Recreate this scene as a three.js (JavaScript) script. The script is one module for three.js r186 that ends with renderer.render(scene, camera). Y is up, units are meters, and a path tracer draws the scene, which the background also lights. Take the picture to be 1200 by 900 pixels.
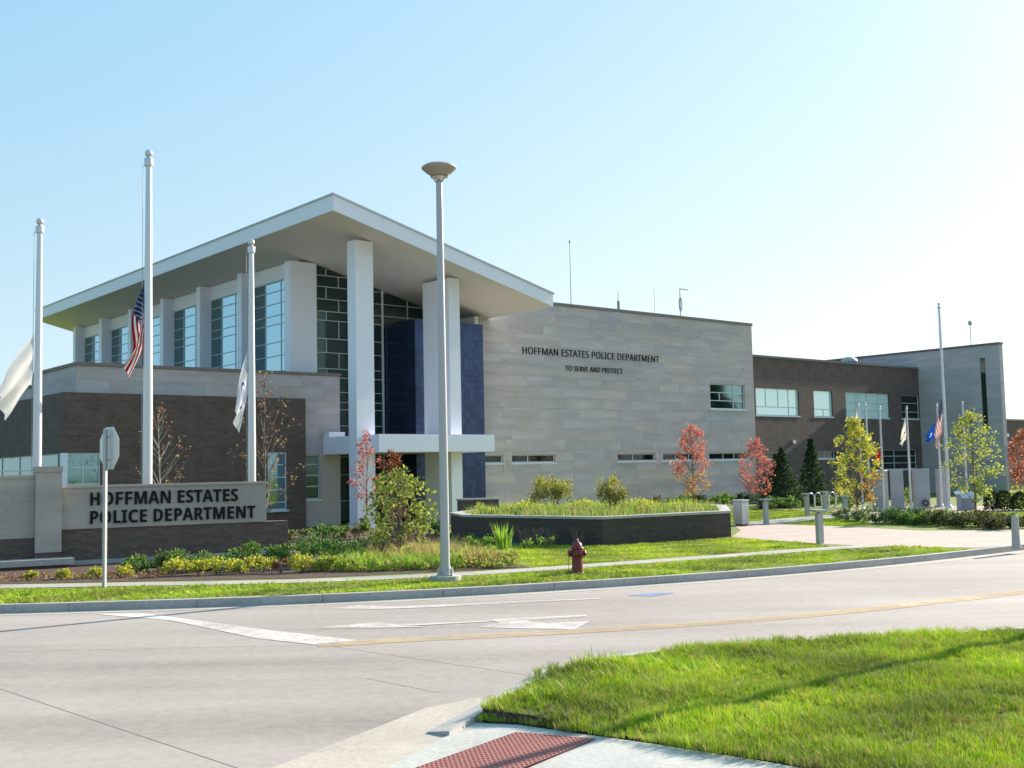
import * as THREE from 'three';
import { FontLoader } from 'three/addons/loaders/FontLoader.js';
import { TextGeometry } from 'three/addons/geometries/TextGeometry.js';
import { mergeGeometries } from 'three/addons/utils/BufferGeometryUtils.js';

// ---------------------------------------------------------------- camera, sky, sun, exposure
const scene = new THREE.Scene();
const camera = new THREE.PerspectiveCamera(37.82, 4 / 3, 0.1, 2500);
camera.rotation.order = 'YXZ';
camera.position.set(0, 2.5, 0);
camera.rotation.set(THREE.MathUtils.degToRad(4.3945), 0, THREE.MathUtils.degToRad(-1.1766));

const SUN_AZ = 51.2, SUN_EL = 25, SUN_I = 5;
const EXPOSURE = 2.1, SKY_GAIN = 1 / EXPOSURE;
const rad = THREE.MathUtils.degToRad;
const sunDir = new THREE.Vector3(Math.sin(rad(SUN_AZ)) * Math.cos(rad(SUN_EL)), Math.sin(rad(SUN_EL)), -Math.cos(rad(SUN_AZ)) * Math.cos(rad(SUN_EL)));
{
  const W = 1024, H = 512, data = new Float32Array(W * H * 4), d = new THREE.Vector3();
  for (let j = 0; j < H; j++) for (let i = 0; i < W; i++) {
    const phi = ((i + 0.5) / W - 0.5) * 2 * Math.PI, th = ((j + 0.5) / H - 0.5) * Math.PI;
    d.set(Math.cos(th) * Math.cos(phi), Math.sin(th), Math.cos(th) * Math.sin(phi));
    const e = Math.max(0, Math.asin(d.y)) * 180 / Math.PI;
    const g = Math.acos(THREE.MathUtils.clamp(d.dot(sunDir), -1, 1)) * 180 / Math.PI;
    const t = Math.exp(-e / 15);
    const wide = 1.0 * Math.exp(-((g / 54) ** 2)) * (0.34 + 0.66 * Math.exp(-e / 17)), near = 1.3 * Math.exp(-((g / 17) ** 2));
    const c = [0.17 + (0.72 - 0.17) * t, 0.52 + (0.90 - 0.52) * t, 0.85 + (0.94 - 0.85) * t];
    const w = [1.0, 0.83, 0.60];
    for (let k = 0; k < 3; k++) data[(j * W + i) * 4 + k] = (c[k] + w[k] * (wide + near)) * SKY_GAIN * (th < 0 ? 0.5 : 1);
    data[(j * W + i) * 4 + 3] = 1;
  }
  const sky = new THREE.DataTexture(data, W, H, THREE.RGBAFormat, THREE.FloatType);
  sky.mapping = THREE.EquirectangularReflectionMapping;
  sky.magFilter = sky.minFilter = THREE.LinearFilter;
  sky.needsUpdate = true;
  scene.background = sky; scene.environment = sky;
}
const sun = new THREE.DirectionalLight(new THREE.Color(1, 0.89, 0.74), SUN_I);
sun.position.copy(sunDir).multiplyScalar(160).add(new THREE.Vector3(0, 0, -40));
sun.target.position.set(0, 0, -40);
sun.castShadow = true;
sun.shadow.mapSize.set(4096, 4096);
Object.assign(sun.shadow.camera, { left: -80, right: 80, top: 80, bottom: -80, near: 1, far: 400 });
sun.shadow.radius = 1;
scene.add(sun, sun.target);

const renderer = new THREE.WebGLRenderer({ antialias: true });
renderer.setSize(1024, 768);
renderer.toneMapping = THREE.LinearToneMapping;
renderer.toneMappingExposure = EXPOSURE;
renderer.shadowMap.enabled = true;

// ---------------------------------------------------------------- helpers
let seed = 20240611;
const rnd = () => { seed |= 0; seed = seed + 0x6D2B79F5 | 0; let t = Math.imul(seed ^ seed >>> 15, 1 | seed); t = t + Math.imul(t ^ t >>> 7, 61 | t) ^ t; return ((t ^ t >>> 14) >>> 0) / 4294967296; };
const rr = (a, b) => a + (b - a) * rnd();
const gauss = () => (rnd() + rnd() + rnd() + rnd() - 2) * 0.87;
const pick = a => a[Math.floor(rnd() * a.length)];
const V3 = (x, y, z) => new THREE.Vector3(x, y, z);
const counts = {};
const numbered = n => { const k = counts[n] = (counts[n] ?? -1) + 1; return k ? `${n}_${String(k).padStart(3, '0')}` : n; };
function tag(o, label, category, group, kind) {
  if (label) o.userData.label = label;
  if (category) o.userData.category = category;
  if (group) o.userData.group = group;
  if (kind) o.userData.kind = kind;
  return o;
}
function thing(name, label, category, [x, y, z] = [0, 0, 0], turn = 0, group) {
  const o = new THREE.Group(); o.name = numbered(name); scene.add(o);
  o.position.set(x, y, z); o.rotation.y = turn;
  return tag(o, label, category, group);
}
function mesh(name, geo, mat, parent = scene) {
  const g = Array.isArray(geo) ? merge(geo) : geo;
  const m = new THREE.Mesh(g, mat); m.name = parent === scene ? numbered(name) : name;
  m.castShadow = m.receiveShadow = true; parent.add(m); return m;
}
const struct = (name, geo, mat) => tag(mesh(name, geo, mat), null, null, null, 'structure');
function merge(list) {
  const gs = list.map(g => { const n = g.index ? g.toNonIndexed() : g; for (const k of Object.keys(n.attributes)) if (!['position', 'normal', 'uv', 'color'].includes(k)) n.deleteAttribute(k); return n; });
  return gs.length === 1 ? gs[0] : mergeGeometries(gs, false);
}
function clone(src, label, [x, y, z], turn = 0, s = 1) {
  const o = src.clone(); o.name = numbered(src.name.replace(/_\d{3}$/, '')); o.userData = { ...src.userData }; if (label) o.userData.label = label;
  o.position.set(x, y, z); o.rotation.y = turn; if (Array.isArray(s)) o.scale.set(...s); else o.scale.setScalar(s); scene.add(o); return o;
}
// uv in metres by the dominant axis of each face
function metric(geo, ox = 0, oy = 0) {
  const g = geo.index ? geo.toNonIndexed() : geo;
  g.computeVertexNormals();
  const p = g.attributes.position, n = g.attributes.normal, uv = new Float32Array(p.count * 2);
  for (let i = 0; i < p.count; i++) {
    const ax = Math.abs(n.getX(i)), ay = Math.abs(n.getY(i)), az = Math.abs(n.getZ(i));
    const x = p.getX(i), y = p.getY(i), z = p.getZ(i);
    const [u, v] = ay > ax && ay > az ? [x, z] : ax > az ? [z, y] : [x, y];
    uv[2 * i] = u + ox; uv[2 * i + 1] = v + oy;
  }
  g.setAttribute('uv', new THREE.BufferAttribute(uv, 2));
  return g;
}
// box from corner ranges
function bx(x0, x1, y0, y1, z0, z1, ox, oy) {
  const g = new THREE.BoxGeometry(x1 - x0, y1 - y0, z1 - z0); g.translate((x0 + x1) / 2, (y0 + y1) / 2, (z0 + z1) / 2);
  return metric(g, ox, oy);
}
// vertical plate in x-y with rectangular holes, front at z1
function plate(x0, x1, y0, y1, z0, z1, holes = []) {
  const s = new THREE.Shape([[x0, y0], [x1, y0], [x1, y1], [x0, y1]].map(a => new THREE.Vector2(...a)));
  for (const [a, b, c, d] of holes) s.holes.push(new THREE.Path([[a, c], [a, d], [b, d], [b, c]].map(q => new THREE.Vector2(...q))));
  const g = new THREE.ExtrudeGeometry(s, { depth: z1 - z0, bevelEnabled: false }); g.translate(0, 0, z0);
  return metric(g);
}
const shape2 = pts => new THREE.Shape(pts.map(([x, z]) => new THREE.Vector2(x, -z)));
function sheet(pts, y) { const g = new THREE.ShapeGeometry(shape2(pts)); g.rotateX(-Math.PI / 2); g.translate(0, y, 0); return metric(g); }
function slab(pts, y0, y1) { const g = new THREE.ExtrudeGeometry(shape2(pts), { depth: y1 - y0, bevelEnabled: false }); g.rotateX(-Math.PI / 2); g.translate(0, y0, 0); return metric(g); }
function curve2(pts, n) { const c = new THREE.CatmullRomCurve3(pts.map(([x, z]) => V3(x, 0, z)), false, 'centripetal'); return c.getSpacedPoints(n).map(p => [p.x, p.z]); }
function offset(line, d) { // positive to the right-hand side of travel
  return line.map((p, i) => { const a = line[Math.max(0, i - 1)], b = line[Math.min(line.length - 1, i + 1)]; const tx = b[0] - a[0], tz = b[1] - a[1], l = Math.hypot(tx, tz); return [p[0] - tz / l * d, p[1] + tx / l * d]; });
}
function taper(points, radii, seg = 7) { // tapered tube along points
  const pos = [], idx = [], uv = [];
  const t = V3(), a = V3(), b = V3();
  points.forEach((p, i) => {
    t.copy(points[Math.min(points.length - 1, i + 1)]).sub(points[Math.max(0, i - 1)]).normalize();
    a.set(Math.abs(t.x) > 0.8 ? 0 : 1, 0, Math.abs(t.x) > 0.8 ? 1 : 0).cross(t).normalize(); b.copy(t).cross(a);
    for (let k = 0; k <= seg; k++) { const w = k / seg * 2 * Math.PI, r = radii[i]; pos.push(p.x + (a.x * Math.cos(w) + b.x * Math.sin(w)) * r, p.y + (a.y * Math.cos(w) + b.y * Math.sin(w)) * r, p.z + (a.z * Math.cos(w) + b.z * Math.sin(w)) * r); uv.push(k / seg, i); }
    if (i) for (let k = 0; k < seg; k++) { const q = (i - 1) * (seg + 1) + k, s = q + seg + 1; idx.push(q, q + 1, s, q + 1, s + 1, s); }
  });
  const g = new THREE.BufferGeometry();
  g.setAttribute('position', new THREE.Float32BufferAttribute(pos, 3)); g.setAttribute('uv', new THREE.Float32BufferAttribute(uv, 2)); g.setIndex(idx); g.computeVertexNormals();
  return g.toNonIndexed();
}
const lathe = (prof, seg = 24) => new THREE.LatheGeometry(prof.map(([r, y]) => new THREE.Vector2(r, y)), seg);
const cyl = (r0, r1, y0, y1, x = 0, z = 0, seg = 16) => { const g = new THREE.CylinderGeometry(r1, r0, y1 - y0, seg); g.translate(x, (y0 + y1) / 2, z); return g; };

// ---------------------------------------------------------------- textures
function noiseField(N, base, oct, sx = 1, sy = 1) { // tileable fractal value noise, 0..1
  const out = new Float32Array(N * N); let amp = 1, tot = 0;
  for (let o = 0; o < oct; o++) {
    const fx = Math.max(1, Math.round(base * sx * 2 ** o)), fy = Math.max(1, Math.round(base * sy * 2 ** o));
    const grid = new Float32Array(fx * fy); for (let i = 0; i < grid.length; i++) grid[i] = rnd();
    for (let y = 0; y < N; y++) { const v = y / N * fy, y0 = Math.floor(v), ty = v - y0, wy = ty * ty * (3 - 2 * ty), ya = (y0 % fy) * fx, yb = ((y0 + 1) % fy) * fx;
      for (let x = 0; x < N; x++) { const u = x / N * fx, x0 = Math.floor(u), tx = u - x0, wx = tx * tx * (3 - 2 * tx), xa = x0 % fx, xb = (x0 + 1) % fx;
        const p = grid[ya + xa] * (1 - wx) + grid[ya + xb] * wx, q = grid[yb + xa] * (1 - wx) + grid[yb + xb] * wx;
        out[y * N + x] += amp * (p * (1 - wy) + q * wy); } }
    tot += amp; amp *= 0.55;
  }
  for (let i = 0; i < out.length; i++) out[i] /= tot;
  return out;
}
function tex(N, fn, metres, srgb = false) {
  const d = new Uint8Array(N * N * 4);
  for (let y = 0; y < N; y++) for (let x = 0; x < N; x++) { const c = fn(x, y, y * N + x); const k = (y * N + x) * 4; for (let j = 0; j < 3; j++) d[k + j] = Math.max(0, Math.min(255, Math.round((Array.isArray(c) ? c[j] : c) * 255))); d[k + 3] = 255; }
  const t = new THREE.DataTexture(d, N, N, THREE.RGBAFormat); t.wrapS = t.wrapT = THREE.RepeatWrapping; t.magFilter = THREE.LinearFilter; t.minFilter = THREE.LinearMipmapLinearFilter; t.generateMipmaps = true;
  t.repeat.set(1 / metres, 1 / metres); if (srgb) t.colorSpace = THREE.SRGBColorSpace; t.needsUpdate = true; return t;
}
const reuse = (t, metres, my = metres) => { const c = t.clone(); c.repeat.set(1 / metres, 1 / my); c.needsUpdate = true; return c; };
const nA = noiseField(512, 4, 7), nB = noiseField(512, 6, 6), nC = noiseField(512, 3, 6, 0.7, 3), nF = noiseField(512, 64, 3);
const rA = noiseField(2048, 3, 9), rB = noiseField(2048, 3, 8, 0.7, 5);
const mix = (a, b, t) => a.map((v, i) => v + (b[i] - v) * t);
const sat = v => Math.max(0, Math.min(1, v));
const T = {
  road: tex(2048, (x, y, i) => { const k = (y & 511) * 512 + (x & 511), big = rA[i], st = rB[i]; let m = 0.80 + 0.30 * (big - 0.5) + 0.20 * (nF[k] - 0.5) + 0.52 * (st - 0.5); const s = sat((big - 0.56) * 6) * sat((st - 0.45) * 5); m *= 1 - 0.14 * s; const spot = sat((nF[k] - 0.74) * 9) * sat((nB[k] - 0.5) * 4); m *= 1 - 0.25 * spot; return [m, m * (0.985 + 0.02 * (st - 0.5)), m * (0.965 + 0.04 * (st - 0.5))]; }, 19),
  wear: tex(512, (x, y, i) => sat(0.80 + 1.0 * (nB[i] - 0.5) + 0.5 * (nF[i] - 0.5)), 2.6),
  wearMore: tex(512, (x, y, i) => sat(0.60 + 0.9 * (nB[i] - 0.5) + 0.35 * (nF[i] - 0.5)), 3.4),
  grain: tex(512, (x, y, i) => 0.84 + 0.3 * (nF[i] - 0.5) + 0.26 * (nA[i] - 0.5), 2.2),
  veins: tex(512, (x, y, i) => { const v = 0.84 + 0.36 * (nC[i] - 0.5) + 0.16 * (nF[i] - 0.5); return [v, v * 0.99, v * (0.97 + 0.06 * (nB[i] - 0.5))]; }, 3.1),
  bump: tex(512, (x, y, i) => 0.5 * nF[i] + 0.5 * nA[i], 1.3),
  soil: tex(512, (x, y, i) => { const v = 0.35 + 1.1 * (nF[i] - 0.3) * (0.6 + 0.8 * nA[i]); return mix([v * 0.75, v * 0.55, v * 0.45], [v, v * 0.8, v * 0.72], nB[i]); }, 1.4),
  lawn: tex(512, (x, y, i) => { const v = 0.55 + 0.6 * (nF[i] - 0.4) + 0.5 * (nA[i] - 0.5); return mix([v * 0.75, v, v * 0.4], [v * 1.15, v, v * 0.5], sat((nB[i] - 0.4) * 3)); }, 3.5),
};
{ // running-bond brick, 1.84 m x 1.80 m per repeat: colour and relief
  const N = 1024, bw = N / 8, bh = N / 24, tone = []; for (let i = 0; i < 24 * 8; i++) tone.push([rr(0.78, 1.2), rnd()]);
  const at = (x, y) => { const r = Math.floor(y / bh), o = r % 2 ? bw / 2 : 0, c = Math.floor((x + o) / bw) % 8, fx = ((x + o) % bw) / bw * 0.23, fy = (y % bh) / bh * 0.075; return [r * 8 + c, fx < 0.005 || fx > 0.225 || fy < 0.005 || fy > 0.070]; };
  const pat = (x, y, i) => { const [k, j] = at(x, y); const n = nF[(y >> 1) * 512 + (x >> 1)], s = nA[(y >> 1) * 512 + (x >> 1)]; if (j) { const m = 0.55 + 0.3 * n; return [m, m * 0.96, m * 0.92]; } const m = tone[k][0] * (0.72 + 0.4 * n + 0.3 * (s - 0.5)); return mix([m, m * 0.9, m * 0.86], [m * 0.92, m * 0.94, m * 0.96], tone[k][1]); };
  T.brick = tex(N, pat, 1.84); T.brickRelief = tex(N, (x, y) => at(x, y)[1] ? 0 : 0.75 + 0.25 * nF[(y >> 1) * 512 + (x >> 1)], 1.84);
}
{ // small glazed wall tiles
  const N = 512, n = 16, c = N / n, tone = []; for (let i = 0; i < n * n; i++) tone.push(rr(0.75, 1.15));
  T.tile = tex(N, (x, y, i) => { const j = x % c < 1.6 || y % c < 1.6; const m = j ? 0.55 : tone[Math.floor(y / c) * n + Math.floor(x / c)]; return m * (0.8 + 0.3 * nF[i]); }, 4.8);
}
const std = (r, g, b, rough = 0.8, extra = {}) => new THREE.MeshPhysicalMaterial({ color: new THREE.Color().setRGB(r, g, b), roughness: rough, ...extra });
const M = {
  road: std(0.415, 0.355, 0.33, 0.85, { map: T.road, bumpMap: T.bump, bumpScale: 0.003 }),
  gutter: std(0.52, 0.45, 0.38, 0.85, { map: T.grain, bumpMap: T.bump, bumpScale: 0.003 }),
  signStone: std(0.52, 0.45, 0.40, 0.85, { map: T.veins }),
  kerb: std(0.47, 0.44, 0.42, 0.85, { map: T.grain, bumpMap: T.bump, bumpScale: 0.004 }),
  walk: [std(0.44, 0.40, 0.34, 0.85, { map: T.grain }), std(0.41, 0.37, 0.32, 0.85, { map: T.grain }), std(0.46, 0.415, 0.355, 0.85, { map: T.grain })],
  ramp: std(0.55, 0.52, 0.48, 0.8, { map: T.grain, bumpMap: T.bump, bumpScale: 0.003 }),
  plaza: std(0.52, 0.40, 0.35, 0.85, { map: T.grain }),
  memorial: std(0.42, 0.30, 0.25, 0.85, { map: T.grain }),
  seal: std(0.29, 0.25, 0.235, 0.9),
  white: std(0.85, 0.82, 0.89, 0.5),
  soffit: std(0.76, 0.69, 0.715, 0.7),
  deck: std(0.5, 0.5, 0.5, 0.7),
  drip: std(0.5, 0.53, 0.58, 0.5),
  concrete: std(0.48, 0.45, 0.42, 0.85, { map: T.grain }),
  cap: std(0.15, 0.13, 0.13, 0.6),
  capTan: std(0.26, 0.21, 0.19, 0.7, { map: T.grain }),
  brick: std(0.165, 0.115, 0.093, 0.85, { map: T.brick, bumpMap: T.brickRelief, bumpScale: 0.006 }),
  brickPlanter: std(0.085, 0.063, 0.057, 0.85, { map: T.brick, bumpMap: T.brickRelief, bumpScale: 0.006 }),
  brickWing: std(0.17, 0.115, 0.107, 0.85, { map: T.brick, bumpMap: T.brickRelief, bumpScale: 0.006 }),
  joint: std(0.46, 0.41, 0.40, 0.9),
  tile: std(0.044, 0.066, 0.14, 0.22, { map: T.tile, metalness: 0.7 }),
  frame: std(0.62, 0.66, 0.67, 0.45),
  mull: std(0.52, 0.57, 0.56, 0.45),
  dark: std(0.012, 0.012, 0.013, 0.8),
  glassBright: std(0.76, 0.92, 0.90, 0.04, { metalness: 0.25 }),
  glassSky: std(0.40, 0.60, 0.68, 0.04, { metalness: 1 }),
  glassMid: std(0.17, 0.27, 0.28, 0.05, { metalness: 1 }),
  glassSlit: std(0.012, 0.014, 0.014, 0.05, { ior: 1.5 }),
  glassDark: std(0.05, 0.075, 0.066, 0.05, { metalness: 0.6 }),
  alu: std(0.62, 0.62, 0.65, 0.38, { metalness: 0.55 }),
  aluDull: std(0.42, 0.42, 0.43, 0.5, { metalness: 0.4 }),
  bronze: std(0.36, 0.31, 0.28, 0.5, { metalness: 0.3 }),
  letter: std(0.012, 0.011, 0.012, 0.7, { specularIntensity: 0.4 }),
  hydrant: std(0.17, 0.016, 0.02, 0.42),
  granite: std(0.42, 0.42, 0.45, 0.5, { map: T.grain }),
  bark: std(0.16, 0.125, 0.10, 0.9), barkPale: std(0.38, 0.33, 0.28, 0.9),
  soil: std(0.17, 0.12, 0.10, 1, { map: T.soil, bumpMap: T.bump, bumpScale: 0.03 }),
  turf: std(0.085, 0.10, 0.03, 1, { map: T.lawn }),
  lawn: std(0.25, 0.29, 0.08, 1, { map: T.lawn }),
  paintWhite: std(0.78, 0.69, 0.66, 0.75, { map: T.road, alphaMap: T.wear, transparent: true }),
  paintYellow: std(0.64, 0.48, 0.28, 0.8, { map: T.road, alphaMap: T.wearMore, transparent: true }),
  paintBlue: std(0.24, 0.33, 0.56, 0.8, { map: T.road, alphaMap: T.wear, transparent: true }),
  dome: std(0.36, 0.12, 0.10, 0.75, { map: T.grain }),
  lampGlass: std(0.85, 0.85, 0.83, 0.4),
};
for (const k of ['seal', 'dark']) M[k].name = k;
const limestone = [[.62, .525, .52], [.60, .515, .515], [.575, .505, .52], [.605, .528, .53], [.57, .50, .495], [.585, .516, .54], [.63, .53, .505], [.56, .505, .53]].map(c => std(...c, 0.85, { map: T.veins }));
const leafMat = new THREE.MeshPhysicalMaterial({ vertexColors: true, roughness: 0.9, transmission: 0.5, thickness: 0, specularIntensity: 0.35, side: THREE.DoubleSide });
const bladeMat = new THREE.MeshPhysicalMaterial({ color: 0xffffff, roughness: 0.75, transmission: 0.42, thickness: 0, specularIntensity: 0.35, side: THREE.DoubleSide });

// ---------------------------------------------------------------- ground, road, kerbs, paths
const G = 0.15;
struct('ground', sheet([[-900, -1500], [900, -1500], [900, 400], [-900, 400]], -0.05), M.lawn);
const kerbLine = curve2([[-60, -22.2], [-30, -21.6], [-16, -21.4], [-9.78, -21.47], [-5.95, -21.78], [-4.27, -22.0], [-2.61, -22.37], [-.78, -22.87], [.74, -23.43], [2.83, -24.25], [5.83, -25.68], [9.29, -27.75], [13.54, -30.9], [18, -34.6], [30, -46], [60, -80]], 120);
const nearEdge = curve2([[-0.42, -12.45], [-0.06, -12.95], [0.33, -13.5], [1.0, -14.2], [2.15, -14.95], [4.5, -15.55], [7, -16.0], [12, -17.6], [20, -22], [40, -38], [66, -66]], 70);
const roadM = struct('road', sheet([...kerbLine, [66, -66], [66, 60], [-60, 60]], 0), M.road);
for (const [a, b] of [[[-6.4, -13.9], [-1.6, -9.0]], [[-1.85, -13.93], [-0.9, -12.95]], [[-12, -16.6], [-2.9, -16.72]], [[-2.9, -16.72], [0.9, -13.2]], [[-9.5, -17.6], [-6.4, -13.9]]]) {
  const dx = b[0] - a[0], dz = b[1] - a[1], l = Math.hypot(dx, dz), n = [-dz / l * 0.006, dx / l * 0.006];
  mesh('joint', sheet([[a[0] + n[0], a[1] + n[1]], [a[0] - n[0], a[1] - n[1]], [b[0] - n[0], b[1] - n[1]], [b[0] + n[0], b[1] + n[1]]], 0.003), M.seal, roadM);
}
// far gutter pan and kerb stones with open joints
const gut = kerbLine.filter(p => p[0] > -31 && p[0] < 31);
struct('gutter', sheet([...gut, ...offset(gut, 0.42).reverse()], 0.004), M.gutter);
{
  const kerb = thing('kerb', null, null); tag(kerb, null, null, null, 'structure');
  const fine = curve2(kerbLine.filter(p => p[0] > -31 && p[0] < 22), 400);
  const step = 17; // about three metres
  for (let i = 0; i + step < fine.length; i += step) {
    const run = fine.slice(i, i + step + 1); const cut = 0.012;
    const a = run[0], b = run[1], l = Math.hypot(b[0] - a[0], b[1] - a[1]); run[0] = [a[0] + (b[0] - a[0]) / l * cut, a[1] + (b[1] - a[1]) / l * cut];
    mesh('kerb_stone', slab([...run, ...offset(run, -0.17).reverse()], -0.02, G + 0.008), M.kerb, kerb);
  }
}
const inner = offset(kerbLine, -0.17);
struct('lawn', slab([...inner, [700, -90], [700, -1400], [-700, -1400], [-700, -40]], 0, G), M.lawn);
// pavement slabs along the road
{
  const pav = thing('pavement', null, null); tag(pav, null, null, null, 'structure');
  const c = curve2([[-30, -25.35], [-14, -25.2], [-9.2, -25.05], [-4.8, -24.95], [-0.87, -26.0], [2.2, -27.65], [5.5, -29.5], [9.0, -31.5], [10.6, -32.1]], 290);
  for (let i = 0; i + 10 < c.length; i += 10) {
    const run = c.slice(i, i + 11); const l = Math.hypot(run[1][0] - run[0][0], run[1][1] - run[0][1]); run[0] = [run[0][0] + (run[1][0] - run[0][0]) * 0.012 / l, run[0][1] + (run[1][1] - run[0][1]) * 0.012 / l];
    mesh('paving_slab', slab([...offset(run, 0.4), ...offset(run, -0.4).reverse()], G - 0.05, G + 0.012 + rr(0, 0.003)), pick(M.walk), pav);
  }
}
struct('plaza', sheet([[7.12, -37.2], [8.9, -33.3], [10.5, -31.35], [12.5, -30.55], [13.6, -31.1], [18, -34.8], [30, -46.3], [32, -50], [17, -37.9], [13.9, -38.4], [12.2, -42.2], [10.4, -44.6], [8.6, -44.4], [8.2, -41]], G + 0.006), M.plaza);
struct('garden_path', sheet([[8.6, -44.5], [10.4, -44.7], [13.3, -48.4], [17.2, -52.8], [16.4, -54.3], [12.8, -50.2], [9.6, -47]], G + 0.010), M.walk[0]);
struct('memorial_paving', sheet([[15.4, -52.2], [18.2, -50.6], [24, -52.6], [25, -58], [20, -60], [16.2, -57.6]], G + 0.014), M.memorial);
struct('mulch_bed', sheet([[-20, -25.95], [-9.3, -25.75], [-4.9, -25.65], [-1.1, -26.7], [0.35, -27.3], [0.1, -28.3], [-1.3, -29.6], [-3, -31.6], [-4.6, -32.6], [-6.3, -34.6], [-12, -31.6], [-20, -31]], G + 0.008), M.soil);
struct('foundation_bed', sheet([[-13, -36.5], [-9, -37.5], [-5, -38.6], [-1.5, -38.2], [1.4, -35.2], [2.0, -34.9], [-0.3, -36.6], [-2, -40], [-4, -46], [-8, -51], [-16, -44]], G + 0.008), M.soil);
// near corner: gutter, ramp, kerb, lawn
struct('gutter', sheet([[-4.2, -5.6], [-2.11, -9.82], [-0.98, -12.12], [-0.42, -12.62], [-0.36, -12.05], [-0.52, -11.25], [-0.64, -10.91], [-1.25, -9.36], [-2.9, -5.2]], 0.005), M.gutter);
const rampH = (x, z) => THREE.MathUtils.clamp(0.012 + 0.062 * ((x + 1.25) * 0.93 + (z + 9.36) * 0.366), 0.012, 0.145);
function tilted(pts, lift) { const g = sheet(pts, 0), p = g.attributes.position; for (let i = 0; i < p.count; i++) p.setY(i, rampH(p.getX(i), p.getZ(i)) + lift); g.computeVertexNormals(); return g; }
struct('ramp', tilted([[-2.9, -5.2], [-1.25, -9.36], [-0.64, -10.91], [-0.47, -11.35], [0.0, -11.05], [0.5, -10.5], [1.2, -9.75], [2.0, -9.1], [3.2, -8.0], [4.6, -6.4], [3.6, -4.6], [0, -4]], 0), M.ramp);
{
  const a = V3(-0.03, 0, -10.7), u = V3(0.72, 0, 0.55).normalize(), v = V3(-0.55, 0, 0.72).normalize();
  const P = (i, j) => { const q = a.clone().addScaledVector(u, i).addScaledVector(v, j); return [q.x, q.z]; };
  const t = thing('tactile_panel', 'brick red tactile warning panel of raised domes set in the kerb ramp', 'tactile paving');
  mesh('panel', tilted([P(0, 0), P(0.9, 0), P(0.9, 2.1), P(0, 2.1)], 0.008), M.dome, t);
  const ds = [], one = lathe([[0.0155, 0], [0.0125, 0.0045], [0.008, 0.0062], [0, 0.0066]], 8);
  for (let i = 0; i < 16; i++) for (let j = 0; j < 37; j++) { const [x, z] = P(0.028 + i * 0.0563, 0.03 + j * 0.0563); const g = one.clone(); g.translate(x, rampH(x, z) + 0.008, z); ds.push(g); }
  tag(mesh('dome', ds, M.dome, t), null, null, null, 'stuff');
}
{
  const k = thing('kerb', null, null); tag(k, null, null, null, 'structure');
  for (let i = 1; i + 4 < nearEdge.length && nearEdge[i][0] < 40; i += 4) { const run = nearEdge.slice(i, i + 5); mesh('kerb_stone', slab([...run, ...offset(run, 0.17).reverse()], -0.02, G), M.kerb, k); }
  // flared end that drops to the ramp
  const s = nearEdge[1], e = offset(nearEdge, 0.17)[1], A = [-0.88, -10.95], B = [-0.66, -10.83];
  const q = [V3(s[0], 0, s[1]), V3(A[0], 0, A[1]), V3(B[0], 0, B[1]), V3(e[0], 0, e[1]), V3(s[0], G, s[1]), V3(A[0], 0.02, A[1]), V3(B[0], 0.05, B[1]), V3(e[0], G, e[1])];
  const f = [[4, 5, 6], [4, 6, 7], [0, 1, 5], [0, 5, 4], [1, 2, 6], [1, 6, 5], [2, 3, 7], [2, 7, 6]];
  const g = new THREE.BufferGeometry(); g.setAttribute('position', new THREE.Float32BufferAttribute(f.flat().flatMap(i => [q[i].x, q[i].y, q[i].z]), 3)); g.computeVertexNormals();
  mesh('kerb_stone', metric(g), M.kerb, k);
}
const nearPoly = [...offset(nearEdge, 0.17).slice(1), [60, -40], [60, 10], [12, -1], [4.75, -6.4], [3.3, -8.05], [2.1, -9.1], [1.3, -9.75], [0.6, -10.5], [0.1, -11.05], [-0.36, -11.4]];
struct('near_lawn', slab(nearPoly, -0.02, G - 0.012), [M.turf, M.soil]);

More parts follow.
